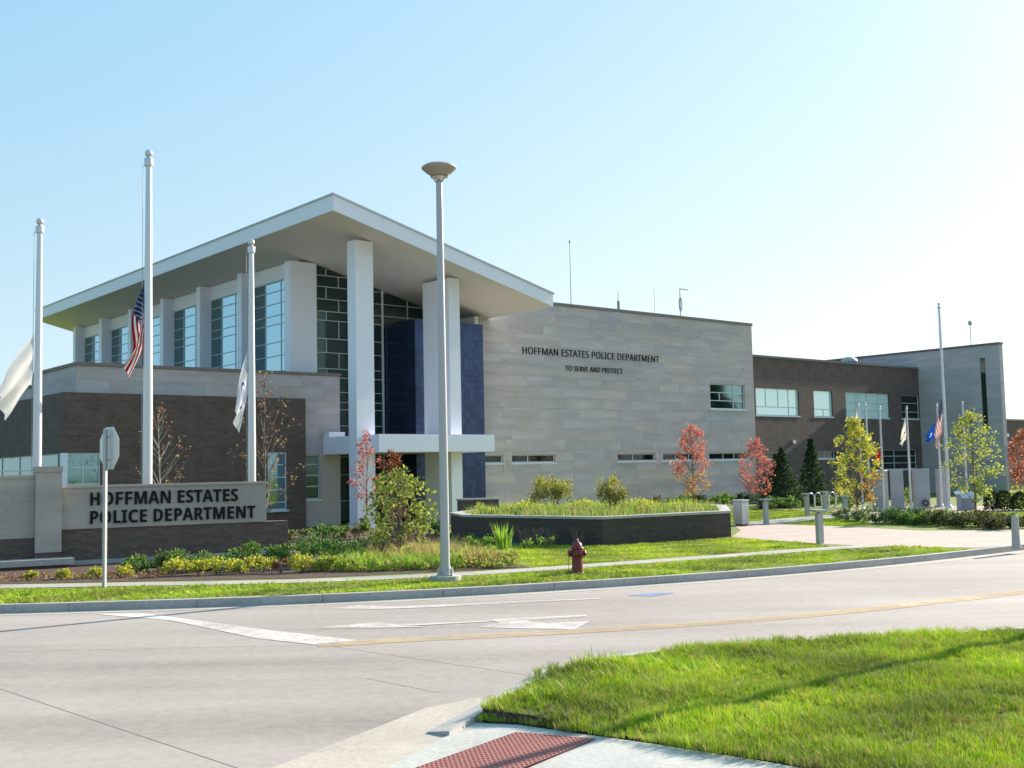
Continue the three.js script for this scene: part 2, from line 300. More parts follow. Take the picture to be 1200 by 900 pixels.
// painted marks
{
  const W = (name, pts, label, m, cat) => tag(mesh(name, sheet(pts, 0.0065), m), label, cat);
  W('stop_bar', [[-7.82, -21.0], [-6.87, -20.95], [-4.3, -18.6], [-2.38, -17.04], [-2.89, -16.65], [-4.01, -17.47], [-6.05, -19.85]], 'broad worn white stop bar slanting across the road from the left kerb', M.paintWhite, 'road marking');
  const t = thing('turn_arrow', 'long worn white turn arrow painted on the concrete lane in front of the lamp post', 'road marking');
  mesh('arrow_tail', sheet([[-0.44, -19.09], [1.18, -19.45], [1.2, -19.22], [0.16, -18.84], [0.48, -18.53], [1.19, -18.63], [0.9, -17.69], [-0.63, -18.18], [-0.29, -18.65]], 0.0065), M.paintWhite, t);
  mesh('arrow_head', sheet([[-3.25, -18.5], [-2.64, -18.9], [-2.3, -19.06], [-1.9, -18.63], [-1.46, -18.32], [-2.43, -18.38]], 0.0065), M.paintWhite, t);
  mesh('shaft', sheet([[-1.95, -18.69], [-0.08, -18.98], [1.17, -19.42], [1.16, -19.25], [-0.46, -18.81], [-1.7, -18.5]], 0.0095), M.paintWhite, t);
  W('lane_arrow', [[-3.45, -21.09], [-3.0, -21.5], [-2.4, -21.2], [1.6, -21.9], [1.6, -21.75], [-1.65, -20.95], [-2.59, -20.84]], 'faint thin white arrow worn into the lane close to the far kerb', M.paintWhite, 'road marking');
  W('accessible_mark', [[2.17, -22.21], [2.5, -22.5], [2.85, -22.62], [3.17, -22.56], [2.95, -22.25], [2.65, -22.02]], 'small faded blue painted patch on the road beyond the fire hydrant side', M.paintBlue, 'road marking').userData.label = 'small faded blue painted patch on the road to the right of the hydrant';
  const y = curve2([[-2.92, -16.62], [-1.87, -16.95], [-0.59, -17.18], [1.11, -17.56], [3.36, -18.2], [5.7, -19.23], [7.54, -20.27], [9.62, -21.49], [16, -26], [30, -38]], 80);
  W('centre_line', [...offset(y, 0.2), ...offset(y, -0.2).reverse()], 'faded yellow centre line curving along the concrete road', M.paintYellow, 'road marking');
}

// ---------------------------------------------------------------- the police building (local x along the front, y up, z towards the road)
const BO = [-1.5996, 0, -56.8206], BT = Math.atan2(0.63940, 0.76888);
const B = thing('police_building', 'two storey police station of limestone and brown brick with a tilted white roof on columns', 'police station', BO, BT);
const toWorld = (x, y, z) => V3(x, y, z).applyAxisAngle(V3(0, 1, 0), BT).add(V3(...BO));
const sof = u => 13.37 - 0.2537 * (u + 11.5);
let stonesMade = 0; const restStones = [];
// facing of separate limestone panels on the rectangle, holes left open; face at z1
function stoneFace(x0, x1, y0, y1, z0, z1, holes, parent, { row = 0.56, len = 2.5, turn = null, keep = true } = {}) {
  const rows = Math.round((y1 - y0) / row), rh = (y1 - y0) / rows, gap = 0.0025;
  for (let r = 0; r < rows; r++) {
    const a = y0 + r * rh, b = a + rh; let cuts = [x0], x = x0 + len * rr(0.25, 1);
    while (x < x1 - 0.4) { cuts.push(x); x += len * rr(0.65, 1.3); } cuts.push(x1);
    for (let i = 0; i + 1 < cuts.length; i++) {
      let parts = [[cuts[i], cuts[i + 1], a, b]];
      for (const [hx0, hx1, hy0, hy1] of holes) parts = parts.flatMap(([p, q, c, d]) => {
        if (hx1 <= p || hx0 >= q || hy1 <= c || hy0 >= d) return [[p, q, c, d]];
        const out = []; if (hx0 > p) out.push([p, hx0, c, d]); if (hx1 < q) out.push([hx1, q, c, d]);
        const l = Math.max(p, hx0), m = Math.min(q, hx1); if (hy0 > c) out.push([l, m, c, hy0]); if (hy1 < d) out.push([l, m, hy1, d]); return out;
      });
      for (const [p, q, c, d] of parts) {
        if (q - p < 0.04 || d - c < 0.03) continue;
        const g = bx(p + gap, q - gap, c + gap, d - gap, z0, z1 + rr(-0.001, 0.001), rr(0, 9), rr(0, 9));
        if (turn) { g.rotateY(turn.a); g.translate(turn.x, 0, turn.z); }
        if (keep) { mesh('stone_panel', g, pick(limestone), parent); stonesMade++; } else restStones.push(g);
      }
    }
  }
}
// a window in the plane z: rows and columns of panes between bars; [x0,x1,y0,y1]
function windowUnit(parent, [x0, x1, y0, y1], z, xs, ys, { glass = M.glassMid, bar = 0.05, frame = M.frame, mull = M.frame, top = null, name = 'window', sill = false, skip = () => false, turn = null, glassAt = null } = {}) {
  const w = new THREE.Group(); w.name = name; parent.add(w); if (turn) { w.rotation.y = turn.a; w.position.set(turn.x, 0, turn.z); }
  const X = [x0, ...xs, x1], Y = [y0, ...ys, y1], bars = [];
  const h = bar / 2;
  if (!top) {
    mesh('frame', [bx(x0, x1, y0, y0 + bar, z - 0.06, z + 0.02), bx(x0, x1, y1 - bar, y1, z - 0.06, z + 0.02), bx(x0, x0 + bar, y0 + bar, y1 - bar, z - 0.06, z + 0.02), bx(x1 - bar, x1, y0 + bar, y1 - bar, z - 0.06, z + 0.02)], frame, w);
  }
  const cell = (i, j) => typeof skip === 'function' && skip(i, j);
  for (let j = 0; j + 1 < Y.length; j++) for (let i = 0; i + 1 < X.length; i++) {
    let i2 = i; if (cell(i, j)) continue;
    while (i2 + 2 < X.length && cell(i2 + 1, j) === 'join') i2++;
    const a = X[i], b = X[i2 + 1], c = Y[j], d = Y[j + 1]; let g;
    if (top) {
      const ta = Math.min(d, top(a) - 0.06), tb = Math.min(d, top(b) - 0.06); if (ta <= c + 0.05) continue;
      const pts = [[a, c]]; if (tb > c) { pts.push([b, c], [b, tb]); } else pts.push([a + (b - a) * (ta - c) / (ta - tb), c]);
      if (ta >= d && tb < d) pts.push([a + (b - a) * (top(a) - 0.06 - d) / (top(a) - top(b)), d]);
      pts.push([a, ta]);
      g = new THREE.ExtrudeGeometry(new THREE.Shape(pts.map(q => new THREE.Vector2(...q))), { depth: 0.02, bevelEnabled: false }); g.translate(0, 0, z - 0.05); g = metric(g);
      if (d < top(b) - 0.1) bars.push(bx(a, b, d - h, d + h, z - 0.04, z + 0.02)); else if (d < top(a) - 0.06) bars.push(bx(a, Math.min(b, a + (b - a) * (top(a) - 0.06 - d) / (top(a) - top(b))), d - h, d + h, z - 0.04, z + 0.02));
      if (i2 + 1 < X.length - 1 && tb > c) bars.push(bx(b - h, b + h, c, tb, z - 0.045, z + 0.016));
    } else {
      g = bx(a + h, b - h, c + h, d - h, z - 0.045, z - 0.025);
      if (j + 2 < Y.length) bars.push(bx(a, b, d - h, d + h, z - 0.05, z + 0.004));
      if (i2 + 2 < X.length) bars.push(bx(b - h, b + h, c + h, d - h, z - 0.05, z + 0.001));
    }
    mesh('pane', g, glassAt ? glassAt(i, j) : glass, w);
  }
  if (bars.length) mesh('mullion', bars, mull, w);
  if (sill) mesh('sill', bx(x0 - 0.08, x1 + 0.08, y0 - 0.09, y0 - 0.003, z - 0.05, z + 0.13), frame, w);
  return w;
}
// --- main limestone wall
const mainHoles = [[17.78, 21.08, 5.99, 7.52], [0.2, 1.4, 2.88, 3.29], [1.98, 4.99, 2.88, 3.29], [9.7, 12.74, 2.88, 3.29], [13.41, 16.9, 2.88, 3.29], [17.49, 21.12, 2.88, 3.29]];
{
  const w = mesh('limestone_wall', [plate(0, 22, 0, 11.34, -0.42, -0.06, mainHoles), bx(0.02, 0.4, 0, 11.34, -14, -0.45), bx(21.6, 21.98, 0, 11.34, -14, -0.45)], M.joint, B);
  stoneFace(0, 22, 0.15, 11.34, -0.055, 0, mainHoles, w);
  mesh('coping', bx(-0.03, 22.05, 11.342, 11.50, -0.5, 0.05), M.cap, B);
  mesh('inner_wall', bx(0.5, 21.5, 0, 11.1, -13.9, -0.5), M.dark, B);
  windowUnit(B, mainHoles[0], -0.1, [18.75, 20.05], [6.5, 7.0], { glass: M.glassMid, mull: M.frame, sill: true, skip: (i, j) => (i === 1 && j !== 1) ? 'join' : false, glassAt: () => M.glassMid });
  windowUnit(B, mainHoles[1], -0.12, [], [], { glass: M.glassSlit, sill: true });
  windowUnit(B, mainHoles[2], -0.12, [3.15], [], { glass: M.glassSlit, sill: true });
  windowUnit(B, mainHoles[3], -0.12, [11.0], [], { glass: M.glassSlit, sill: true });
  windowUnit(B, mainHoles[4], -0.12, [14.6, 15.75], [], { glass: M.glassSlit, sill: true });
  windowUnit(B, mainHoles[5], -0.12, [18.9, 19.95], [], { glass: M.glassSlit, sill: true });
}
// --- brown brick office wing
{
  const H = [[22.56, 27.1, 5.7, 7.46], [28.75, 30.9, 5.7, 7.46], [32.47, 37.9, 5.7, 7.46], [39.53, 41.95, 5.7, 7.43], [28.73, 30.95, 2.86, 3.34], [23.2, 25.3, 2.86, 3.34], [35.9, 41.3, 2.0, 3.4]];
  mesh('brick_wall', plate(22.003, 42, 0, 9.42, -0.75, -0.3, H), M.brickWing, B);
  mesh('coping', bx(22.06, 41.98, 9.422, 9.56, -0.8, -0.24), M.cap, B);
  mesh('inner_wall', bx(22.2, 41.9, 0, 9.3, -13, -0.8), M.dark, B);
  const o = { glass: M.glassBright, sill: true, mull: M.mull, bar: 0.04 };
  windowUnit(B, H[0], -0.42, [23.7, 25.0, 26.1], [6.25], { ...o, skip: (i, j) => j === 0 && i > 0 && i < 3 ? 'join' : false });
  windowUnit(B, H[1], -0.42, [29.95], [6.2], { ...o, skip: (i, j) => i === 1 && j === 1 ? 'join' : false });
  windowUnit(B, H[2], -0.42, [33.8, 35.2, 36.6], [6.2, 6.75], o);
  windowUnit(B, H[3], -0.42, [], [6.2, 6.85], { ...o, glass: M.glassSlit });
  windowUnit(B, H[4], -0.42, [29.8], [], { ...o, glass: M.glassSlit });
  windowUnit(B, H[5], -0.42, [24.2], [], { ...o, glass: M.glassSlit });
  windowUnit(B, H[6], -0.42, [38.4], [2.45, 2.95], { ...o, glass: M.glassSlit, mull: M.frame });
  const l = mesh('wall_lamp', [bx(26.05, 26.33, 3.85, 4.1, -0.298, -0.16)], M.bronze, B); mesh('lens', bx(26.07, 26.31, 3.87, 4.08, -0.158, -0.1), M.lampGlass, l);
}
// --- end tower and the far brick wing
{
  const turn = { a: -Math.PI / 2, x: 42, z: 0 };
  const t = mesh('tower_wall', [bx(42.06, 42.5, 0, 10.7, 2.8, 5.97), bx(42.06, 47.4, 0, 10.7, -9, 2.78), bx(42.04, 42.06, 0, 10.7, 4.55, 5.0)], M.joint, B);
  // panel face along the side: its x runs with local z
  stoneFace(-4.9, 4.57, 0.15, 10.7, -0.055, 0, [], t, { turn, keep: false }); stoneFace(4.95, 6, 0.15, 10.7, -0.055, 0, [], t, { turn, keep: false }); stoneFace(4.57, 4.95, 0.15, 4.6, -0.055, 0, [], t, { turn, keep: false }); stoneFace(4.57, 4.95, 9.85, 10.7, -0.055, 0, [], t, { turn, keep: false });
  stoneFace(42.0, 42.5, 0.15, 10.7, 5.975, 6.03, [], t, { keep: false });
  tag(mesh('stone_panels', restStones.splice(0), limestone[7], t), null, null, null, 'stuff');
  mesh('coping', [bx(41.95, 42.54, 10.703, 10.85, 2.5, 6.08), bx(41.95, 47.5, 10.703, 10.845, -9.1, 2.498)], M.cap, B);
  mesh('slot_window', bx(42.0, 42.034, 4.62, 9.83, 4.6, 4.93), M.glassDark, B);
  mesh('brick_wall', bx(47.45, 75, 0, 5.55, -10, 2), M.brickWing, B);
  mesh('coping', bx(47.46, 75.1, 5.552, 5.7, -10.1, 2.06), M.cap, B);
  const l = mesh('wall_lamp', bx(50.2, 50.48, 4.3, 4.55, 2.003, 2.14), M.bronze, B); mesh('lens', bx(50.22, 50.46, 4.32, 4.53, 2.142, 2.22), M.lampGlass, l);
}
// --- tall hall under the tilted roof
{
  const prism = (pts, w0, w1) => { const g = new THREE.ExtrudeGeometry(new THREE.Shape(pts.map(p => new THREE.Vector2(...p))), { depth: w1 - w0, bevelEnabled: false }); g.translate(0, 0, w0); return metric(g); };
  mesh('roof_deck', prism([[-11.44, 13.44], [0.54, 10.40], [0.54, 10.90], [-11.44, 13.98]], -34.4, 4.94), M.deck, B);
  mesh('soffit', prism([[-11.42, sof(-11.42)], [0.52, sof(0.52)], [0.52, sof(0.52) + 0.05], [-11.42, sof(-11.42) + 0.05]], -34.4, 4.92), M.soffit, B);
  const lineY = (a, b, u) => a[1] + (b[1] - a[1]) * (u - a[0]) / (b[0] - a[0]);
  for (let k = 0; k < 5; k++) { const a = -11.5 + 12.1 * k / 5 + (k ? 0.006 : 0), b = -11.5 + 12.1 * (k + 1) / 5, lo = u => lineY([-11.5, 13.36], [0.6, 10.29], u), hi = u => lineY([-11.5, 14.02], [0.6, 10.90], u); mesh('fascia_panel', prism([[a, lo(a)], [b, lo(b)], [b, hi(b)], [a, hi(a)]], 4.942, 5.0), M.white, B); }
  for (let k = 0; k < 14; k++) mesh('fascia_panel', bx(-11.5, -11.442, 13.36, 14.02, -34.46 + 39.398 * k / 14 + 0.006, -34.46 + 39.398 * (k + 1) / 14), M.white, B);
  mesh('fascia', bx(0.542, 0.6, 10.29, 10.9, -34.46, 4.938), M.white, B);
  mesh('drip_edge', [prism([[-11.54, 14.03], [0.66, 10.88], [0.66, 10.95], [-11.54, 14.10]], 4.90, 5.05), bx(-11.545, -11.3, 14.022, 14.09, -34.5, 4.895)], M.drip, B);
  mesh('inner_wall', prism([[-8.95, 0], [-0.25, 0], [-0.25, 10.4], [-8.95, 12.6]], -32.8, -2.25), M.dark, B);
  // window bays of the side wall, facing local -x
  const rows = [7.53, 8.3, 8.97, 9.85, 10.29, 10.88, 11.48], turn = { a: -Math.PI / 2, x: -9.1, z: 0 };
  mesh('side_wall', [bx(-9.12, -8.96, 0, 6.9, -32.6, -2.5), bx(-9.12, -8.96, 11.99, sof(-9.0) - 0.02, -32.6, -2.5)], M.white, B);
  for (let i = 0; i < 7; i++) {
    const c = -2.24 - 4.93 * i;
    mesh('pilaster', bx(-9.73, i ? -8.9 : -8.3, 0, sof(i ? -8.9 : -8.3) - 0.012, c - 0.27, c + (i ? 0.2 : 0.27)), M.white, B);
    if (i < 6) { const z1 = c - 0.28, z0 = c - 4.7; windowUnit(B, [z0, z1, 6.92, 11.97], 0.0, [z0 + 1.3, z0 + 2.9], rows, { turn, glassAt: k => k ? M.glassSky : M.glassMid, bar: 0.04, frame: M.mull, mull: M.mull }); }  // darker glass in the first column paints in the dark reflection of the pilaster
  }
  // curtain wall of staggered panes
  const cw = [0.2, 1.2, 2.45, 3.3, 4.0, 4.79, 5.57, 5.93, 6.41, 7.1, 7.53, 8.3, 8.97, 9.85, 10.29, 10.88, 11.48, 12.02];
  const colA = [-7.74, -7.05, -5.9];
  windowUnit(B, [-8.28, -4.56, 0.15, 12.7], -2.05, colA, cw, { glass: M.glassDark, top: sof, mull: M.mull, bar: 0.034, name: 'curtain_wall', skip: (i, j) => (i === 3 ? false : i === 1 ? (j % 2 ? 'join' : false) : i === 2 ? (j % 2 ? false : 'join') : false) });
  windowUnit(B, [-4.56, -0.02, 9.85, 12.0], -2.05, [-3.02, -1.5], [10.29, 10.88, 11.48], { glass: M.glassDark, top: sof, mull: M.mull, bar: 0.034, name: 'curtain_wall' });
  mesh('jamb', bx(-4.60, -4.5, 0.15, sof(-4.5) - 0.02, -2.06, -2.0), M.frame, B);
  mesh('tile_block', bx(-4.45, -0.28, 0, 9.85, -2.02, 0.62), M.tile, B);
  mesh('wall', bx(-0.27, -0.005, 0, 10.35, -3, -0.05), M.white, B);
  mesh('column', bx(-9.53, -8.62, 0, sof(-8.62) - 0.012, 2.84, 3.5), M.white, B);
  mesh('column', bx(-4.52, -3.9, 0, sof(-3.9) - 0.012, 1.43, 3.5), M.white, B);
  mesh('canopy', [bx(-9.0, -2.7, 3.38, 4.15, -0.28, 4.4), bx(-8.05, -2.7, 3.381, 4.149, -2.0, -0.281)], M.white, B);
  mesh('canopy_upstand', bx(-8.95, -8.12, 4.152, 4.4, -0.28, 0.2), M.white, B);
  const d = mesh('door', [bx(-8.0, -7.9, 0.15, 2.4, -2.0, -1.93), bx(-7.55, -7.47, 0.15, 2.4, -2.0, -1.93), bx(-8.0, -7.47, 2.4, 2.5, -2.0, -1.93)], M.frame, B); mesh('pane', bx(-7.9, -7.55, 0.2, 2.4, -1.98, -1.95), M.glassDark, d);
}
// --- low front wing
{
  const f = mesh('limestone_wall', [plate(-20.1, -8.08, 0, 7.0, -0.8, -0.36, [[-9.89, -9.14, 1.37, 3.37]]), bx(-20.04, -19.7, 0, 7.0, -6, -0.82), bx(-8.5, -8.14, 0, 6.98, -2.0, -0.82)], M.joint, B);
  stoneFace(-20.1, -10.04, 5.92, 7.0, -0.355, -0.3, [], f, { row: 0.54, len: 2.4 });
  stoneFace(-10.04, -8.08, 0.15, 7.0, -0.355, -0.3, [[-9.89, -9.14, 1.37, 3.37]], f, { row: 0.57, len: 1.6 });
  stoneFace(-6, -0.36, 5.95, 7.0, -0.055, 0, [], f, { row: 0.53, len: 2.2, turn: { a: -Math.PI / 2, x: -20.1, z: 0 }, keep: false });
  stoneFace(-30, -6.02, 5.95, 6.5, -0.055, 0, [], f, { row: 0.55, len: 2.2, turn: { a: -Math.PI / 2, x: -20.1, z: 0 }, keep: false });
  tag(mesh('stone_panels', restStones.splice(0), limestone[2], f), null, null, null, 'stuff');
  mesh('coping', [bx(-20.16, -8.02, 7.003, 7.13, -0.86, -0.24), bx(-20.16, -19.6, 7.003, 7.128, -6.0, -0.862)], M.capTan, B);
  mesh('coping', bx(-20.16, -19.6, 6.503, 6.62, -30, -6.02), M.capTan, B);
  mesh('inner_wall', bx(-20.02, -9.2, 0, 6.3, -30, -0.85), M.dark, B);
  const W1 = [-11.93, -11.01, 0.97, 3.5], W2 = [-20.6, -19.23, 0.9, 3.52];
  mesh('brick_wall', [plate(-20.7, -10.04, 0, 5.9, -0.295, 0, [W1, W2]), plate(-30, -0.3, 0, 5.9, -0.5, 0, [[-11, -0.5, 0.9, 3.52]]).rotateY(-Math.PI / 2).translate(-20.7, 0, 0)], M.brick, B);
  windowUnit(B, W1, -0.05, [-11.25], [1.3, 1.85, 2.4, 2.95], { glass: M.glassMid, sill: true, skip: i => i === 1 ? 'join' : false });
  windowUnit(B, W2, -0.05, [-19.9], [1.6, 2.3, 2.95], { glass: M.glassMid });
  windowUnit(B, [-11, -0.5, 0.9, 3.52], -0.08, [-8.4, -5.8, -3.2], [1.6, 2.9], { glass: M.glassMid, turn: { a: -Math.PI / 2, x: -20.7, z: 0 } });
  mesh('jamb', bx(-20.72, -20.5, 0.9, 3.52, -0.24, 0.02), M.white, B);
  windowUnit(B, [-9.89, -9.14, 1.37, 3.37], -0.4, [], [1.95, 2.45, 2.95], { glass: M.glassDark, sill: true });
}
// --- raised lettering
const fontBold = await new FontLoader().loadAsync('fonts/droid/droid_sans_bold.typeface.json');
const fontReg = await new FontLoader().loadAsync('fonts/droid/droid_sans_regular.typeface.json');
function letters(text, font, x0, x1, base, capH, z, depth, mat, parent) {
  const adv = c => font.data.glyphs[c].ha / font.data.resolution; const hg = new TextGeometry('H', { font, size: 1, depth: 0.1 }); hg.computeBoundingBox(); const cap = hg.boundingBox.max.y;
  const total = [...text].reduce((s, c) => s + adv(c), 0), size = capH / cap, unit = new TextGeometry('HH', { font, size: 1, depth: 0.1 }); unit.computeBoundingBox(); const kw = (unit.boundingBox.max.x - hg.boundingBox.max.x) / adv('H'), kx = (x1 - x0) / (total * size * kw);
  let x = x0;
  for (const c of text) {
    if (c !== ' ') { const g = new TextGeometry(c, { font, size, depth, curveSegments: 4, bevelEnabled: false }); g.scale(kx, 1, 1); g.translate(x, base, z); mesh('letter', g, mat, parent); }
    x += adv(c) * size * kx * kw;
  }
}
letters('HOFFMAN ESTATES POLICE DEPARTMENT', fontReg, 2.78, 13.3, 8.6, 0.37, 0.004, 0.03, M.letter, B);
letters('TO SERVE AND PROTECT', fontReg, 5.85, 10.25, 7.82, 0.28, 0.004, 0.03, M.letter, B);

// ---------------------------------------------------------------- sign wall
{
  const S = thing('sign_wall', 'low brick and limestone sign wall lettered with the name of the police department', 'sign', [-12.35, 0, -30.9], Math.atan2(0.478, 0.878));
  mesh('brick_base', [bx(-0.1, 6.31, 0, 1.125, -0.5, -0.03), bx(-0.76, -0.101, 0, 0.535, -0.55, 0.22), bx(-5, -0.761, 0, 0.93, -0.5, -0.03)], M.brick, S);
  mesh('sign_panel', bx(-0.085, 5.64, 1.128, 2.25, -0.42, 0), M.signStone, S);
  mesh('coping', [bx(-0.086, 5.68, 2.252, 2.32, -0.45, 0.035), bx(-5, -0.74, 2.555, 2.63, -0.45, 0.035)], M.signStone, S);
  mesh('pillar', [bx(-0.75, -0.09, 0.54, 2.70, -0.5, 0.25), bx(-0.77, -0.07, 2.703, 2.86, -0.52, 0.27)], M.signStone, S);
  mesh('side_panel', bx(-5, -0.755, 0.935, 2.55, -0.42, 0), M.signStone, S);
  mesh('plinth', bx(-0.05, 6.33, 0, 0.27, -0.02, 0.16), M.concrete, S);
  mesh('ledge', bx(-5, 0.16, 0.24, 0.40, 0.26, 0.9), M.concrete, S);
  mesh('ledge_base', bx(-5, 0.02, 0, 0.238, 0.3, 0.8), M.brick, S);
  letters('HOFFMAN ESTATES', fontBold, 0.63, 4.8, 1.765, 0.355, 0.002, 0.04, M.letter, S);
  letters('POLICE DEPARTMENT', fontBold, 0.63, 5.3, 1.255, 0.355, 0.002, 0.04, M.letter, S);
}

// ---------------------------------------------------------------- planter
const P = [[2.66, -34.3], [7.08, -37.02], [7.95, -42.6], [6.5, -45.5], [-1, -45], [-2.3, -40.6], [-1.75, -38.2]];
{
  const t = thing('planter', 'long dark brick raised planter with a stone coping on the lawn before the limestone wall', 'planter');
  const ring = (pts, w) => { const c = pts.reduce((a, p) => [a[0] + p[0] / pts.length, a[1] + p[1] / pts.length], [0, 0]); return pts.map(p => { const d = [c[0] - p[0], c[1] - p[1]], l = Math.hypot(...d); return [p[0] + d[0] / l * w, p[1] + d[1] / l * w]; }); };
  const wallRing = (pts, w, y0, y1) => { const s = shape2(pts); s.holes.push(new THREE.Path(ring(pts, w).map(([x, z]) => new THREE.Vector2(x, -z)))); const g = new THREE.ExtrudeGeometry(s, { depth: y1 - y0, bevelEnabled: false }); g.rotateX(-Math.PI / 2); g.translate(0, y0, 0); return metric(g); };
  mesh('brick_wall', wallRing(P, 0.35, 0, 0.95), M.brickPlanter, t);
  mesh('coping', wallRing(ring(P, -0.04), 0.43, 0.953, 1.03), M.concrete, t);
  mesh('soil', sheet(ring(P, 0.3), 0.9), M.soil, t);
  mesh('upper_wall', bx(-2.2, -0.6, 0.9, 1.38, -43.6, -43.3), M.brick, t);
  mesh('upper_coping', bx(-2.25, -0.55, 1.382, 1.45, -43.65, -43.25), M.concrete, t);
}

// ---------------------------------------------------------------- flagpoles and flags
function flagpole(label, group, [x, z], h, r) {
  const t = thing('flagpole', label, 'flagpole', [x, G, z], 0, group);
  mesh('pole', lathe([[r, 0], [r, h * 0.35], [r * 0.62, h - r * 3.6]], 20), M.alu, t);
  mesh('base_collar', lathe([[r * 2.3, 0], [r * 2.3, 0.05], [r * 1.4, 0.16], [r * 1.02, 0.18]], 20), M.alu, t);
  mesh('truck', lathe([[r * 0.62, h - r * 3.6], [r * 0.95, h - r * 3.5], [r * 0.95, h - r * 1.9], [r * 0.4, h - r * 1.8], [r * 0.4, h - r * 1.3], [0.001, h - r * 1.2]], 16), M.alu, t);
  const b = new THREE.SphereGeometry(r * 0.85, 14, 10); b.translate(0, h - r * 0.75, 0); mesh('finial', b, M.alu, t);
  mesh('halyard', cyl(0.008, 0.008, 1.2, h - r * 3, -r * 1.25, 0.01, 5), M.aluDull, t);
  mesh('cleat', bx(-r * 1.9, -r * 0.9, h * 0.30, h * 0.30 + 0.03, -0.02, 0.02), M.aluDull, t);
  return t;
}
function canvasTex(w, h, draw) { const c = document.createElement('canvas'); c.width = w; c.height = h; draw(c.getContext('2d'), w, h); const t = new THREE.CanvasTexture(c); t.colorSpace = THREE.SRGBColorSpace; t.magFilter = THREE.LinearFilter; return t; }
const flagTex = {
  us: canvasTex(494, 260, (c, w, h) => { for (let i = 0; i < 13; i++) { c.fillStyle = i % 2 ? '#f4f0ee' : '#a00f22'; c.fillRect(0, i * h / 13, w, h / 13 + 1); } c.fillStyle = '#27335f'; c.fillRect(0, 0, w * 0.4, h * 7 / 13); c.fillStyle = '#fff'; for (let r = 0; r < 9; r++) for (let k = 0; k < (r % 2 ? 5 : 6); k++) { const x = w * 0.4 * ((r % 2 ? 2 : 1) + 2 * k) / 12, y = h * 7 / 13 * (r + 1) / 10; c.beginPath(); for (let q = 0; q < 10; q++) { const a = -Math.PI / 2 + q * Math.PI / 5, s = q % 2 ? 2.4 : 6; c.lineTo(x + Math.cos(a) * s, y + Math.sin(a) * s); } c.fill(); } }),
  plain: canvasTex(64, 64, (c) => { c.fillStyle = '#f2ece8'; c.fillRect(0, 0, 64, 64); }),
  seal: canvasTex(256, 160, (c) => { c.fillStyle = '#f0eef0'; c.fillRect(0, 0, 256, 160); c.strokeStyle = '#3f55a0'; c.lineWidth = 9; c.beginPath(); c.arc(128, 80, 44, 0, 7); c.stroke(); c.fillStyle = '#7c8dc4'; c.beginPath(); c.arc(128, 80, 26, 0, 7); c.fill(); }),
  emblem: canvasTex(256, 160, (c) => { c.fillStyle = '#efeae0'; c.fillRect(0, 0, 256, 160); c.fillStyle = '#4a4640'; c.beginPath(); c.arc(128, 78, 24, 0, 7); c.fill(); }),
  red: canvasTex(16, 16, (c) => { c.fillStyle = '#c8182c'; c.fillRect(0, 0, 16, 16); }),
  blue: canvasTex(128, 80, (c) => { c.fillStyle = '#1d55b4'; c.fillRect(0, 0, 128, 80); c.fillStyle = '#dfe6f2'; c.beginPath(); c.arc(70, 42, 15, 0, 7); c.fill(); }),
  black: canvasTex(128, 80, (c) => { c.fillStyle = '#141414'; c.fillRect(0, 0, 128, 80); c.fillStyle = '#e8e8e8'; c.beginPath(); c.arc(64, 40, 20, 0, 7); c.fill(); c.fillStyle = '#141414'; c.beginPath(); c.arc(64, 42, 12, 0, 7); c.fill(); }),
};
for (const k in flagTex) { flagTex[k].mat = new THREE.MeshPhysicalMaterial({ map: flagTex[k], roughness: 0.9, transmission: 0.38, thickness: 0, specularIntensity: 0.3, side: THREE.DoubleSide }); }
// a limp flag: hoist at the pole, fly hanging out to -x
function flag(label, group, kind, [x, y, z], hoist, fly, out, o = {}) {
  const ns = 22, nt = 40, g = new THREE.PlaneGeometry(1, 1, nt, ns), p = g.attributes.position, amp = o.amp ?? 0.09, a = rad(out), waves = o.waves ?? 2.2, ph = o.phase ?? 0;
  for (let i = 0; i < p.count; i++) {
    const t = p.getX(i) + 0.5, s = 0.5 - p.getY(i);
    const gather = 1 - (o.gather ?? 0.42) * t;
    const side = fly * t * Math.sin(a) * (1 - 0.35 * s) + (o.bulge ?? 0.05) * Math.sin(t * 5 + s * 4 + ph) * t;
    p.setXYZ(i, -side - 0.3 * amp * t * Math.sin(9 * s + 3 * t), -hoist * s * gather - fly * t * Math.cos(a) * (1 - 0.12 * s) - 0.04 * Math.sin(3 * t * Math.PI) * s, amp * Math.sqrt(t) * Math.sin(2 * Math.PI * (waves * s + 0.6 * t) + ph) + 0.05 * t * Math.sin(7 * t + ph));
  }
  g.computeVertexNormals();
  const m = mesh('flag', g, flagTex[kind].mat); m.position.set(x, y, z); m.rotation.y = o.turn ?? 0;
  return tag(m, label, 'flag', group);
}
flagpole('tall aluminium flagpole behind the limestone pillar at the left end of the sign wall', 'flagpoles behind the sign wall', [-13.79, -32.5], 10.02, 0.125);
flagpole('tallest aluminium flagpole, in the middle behind the lettered sign panel', 'flagpoles behind the sign wall', [-11.08, -34], 12.45, 0.145);
flagpole('aluminium flagpole behind the right end of the lettered sign panel', 'flagpoles behind the sign wall', [-8.27, -35.5], 9.9, 0.125);
flag('plain white flag billowing to the left from the leftmost flagpole', null, 'plain', [-13.93, 6.75, -32.5], 1.15, 2.05, 33, { amp: 0.16, gather: 0.12, waves: 1.7 });
flag('striped national flag hanging limp from the tallest flagpole behind the sign wall', null, 'us', [-11.22, 8.45, -34], 1.6, 2.2, 13, { amp: 0.17, gather: 0.3, waves: 1.6, bulge: 0.16 });
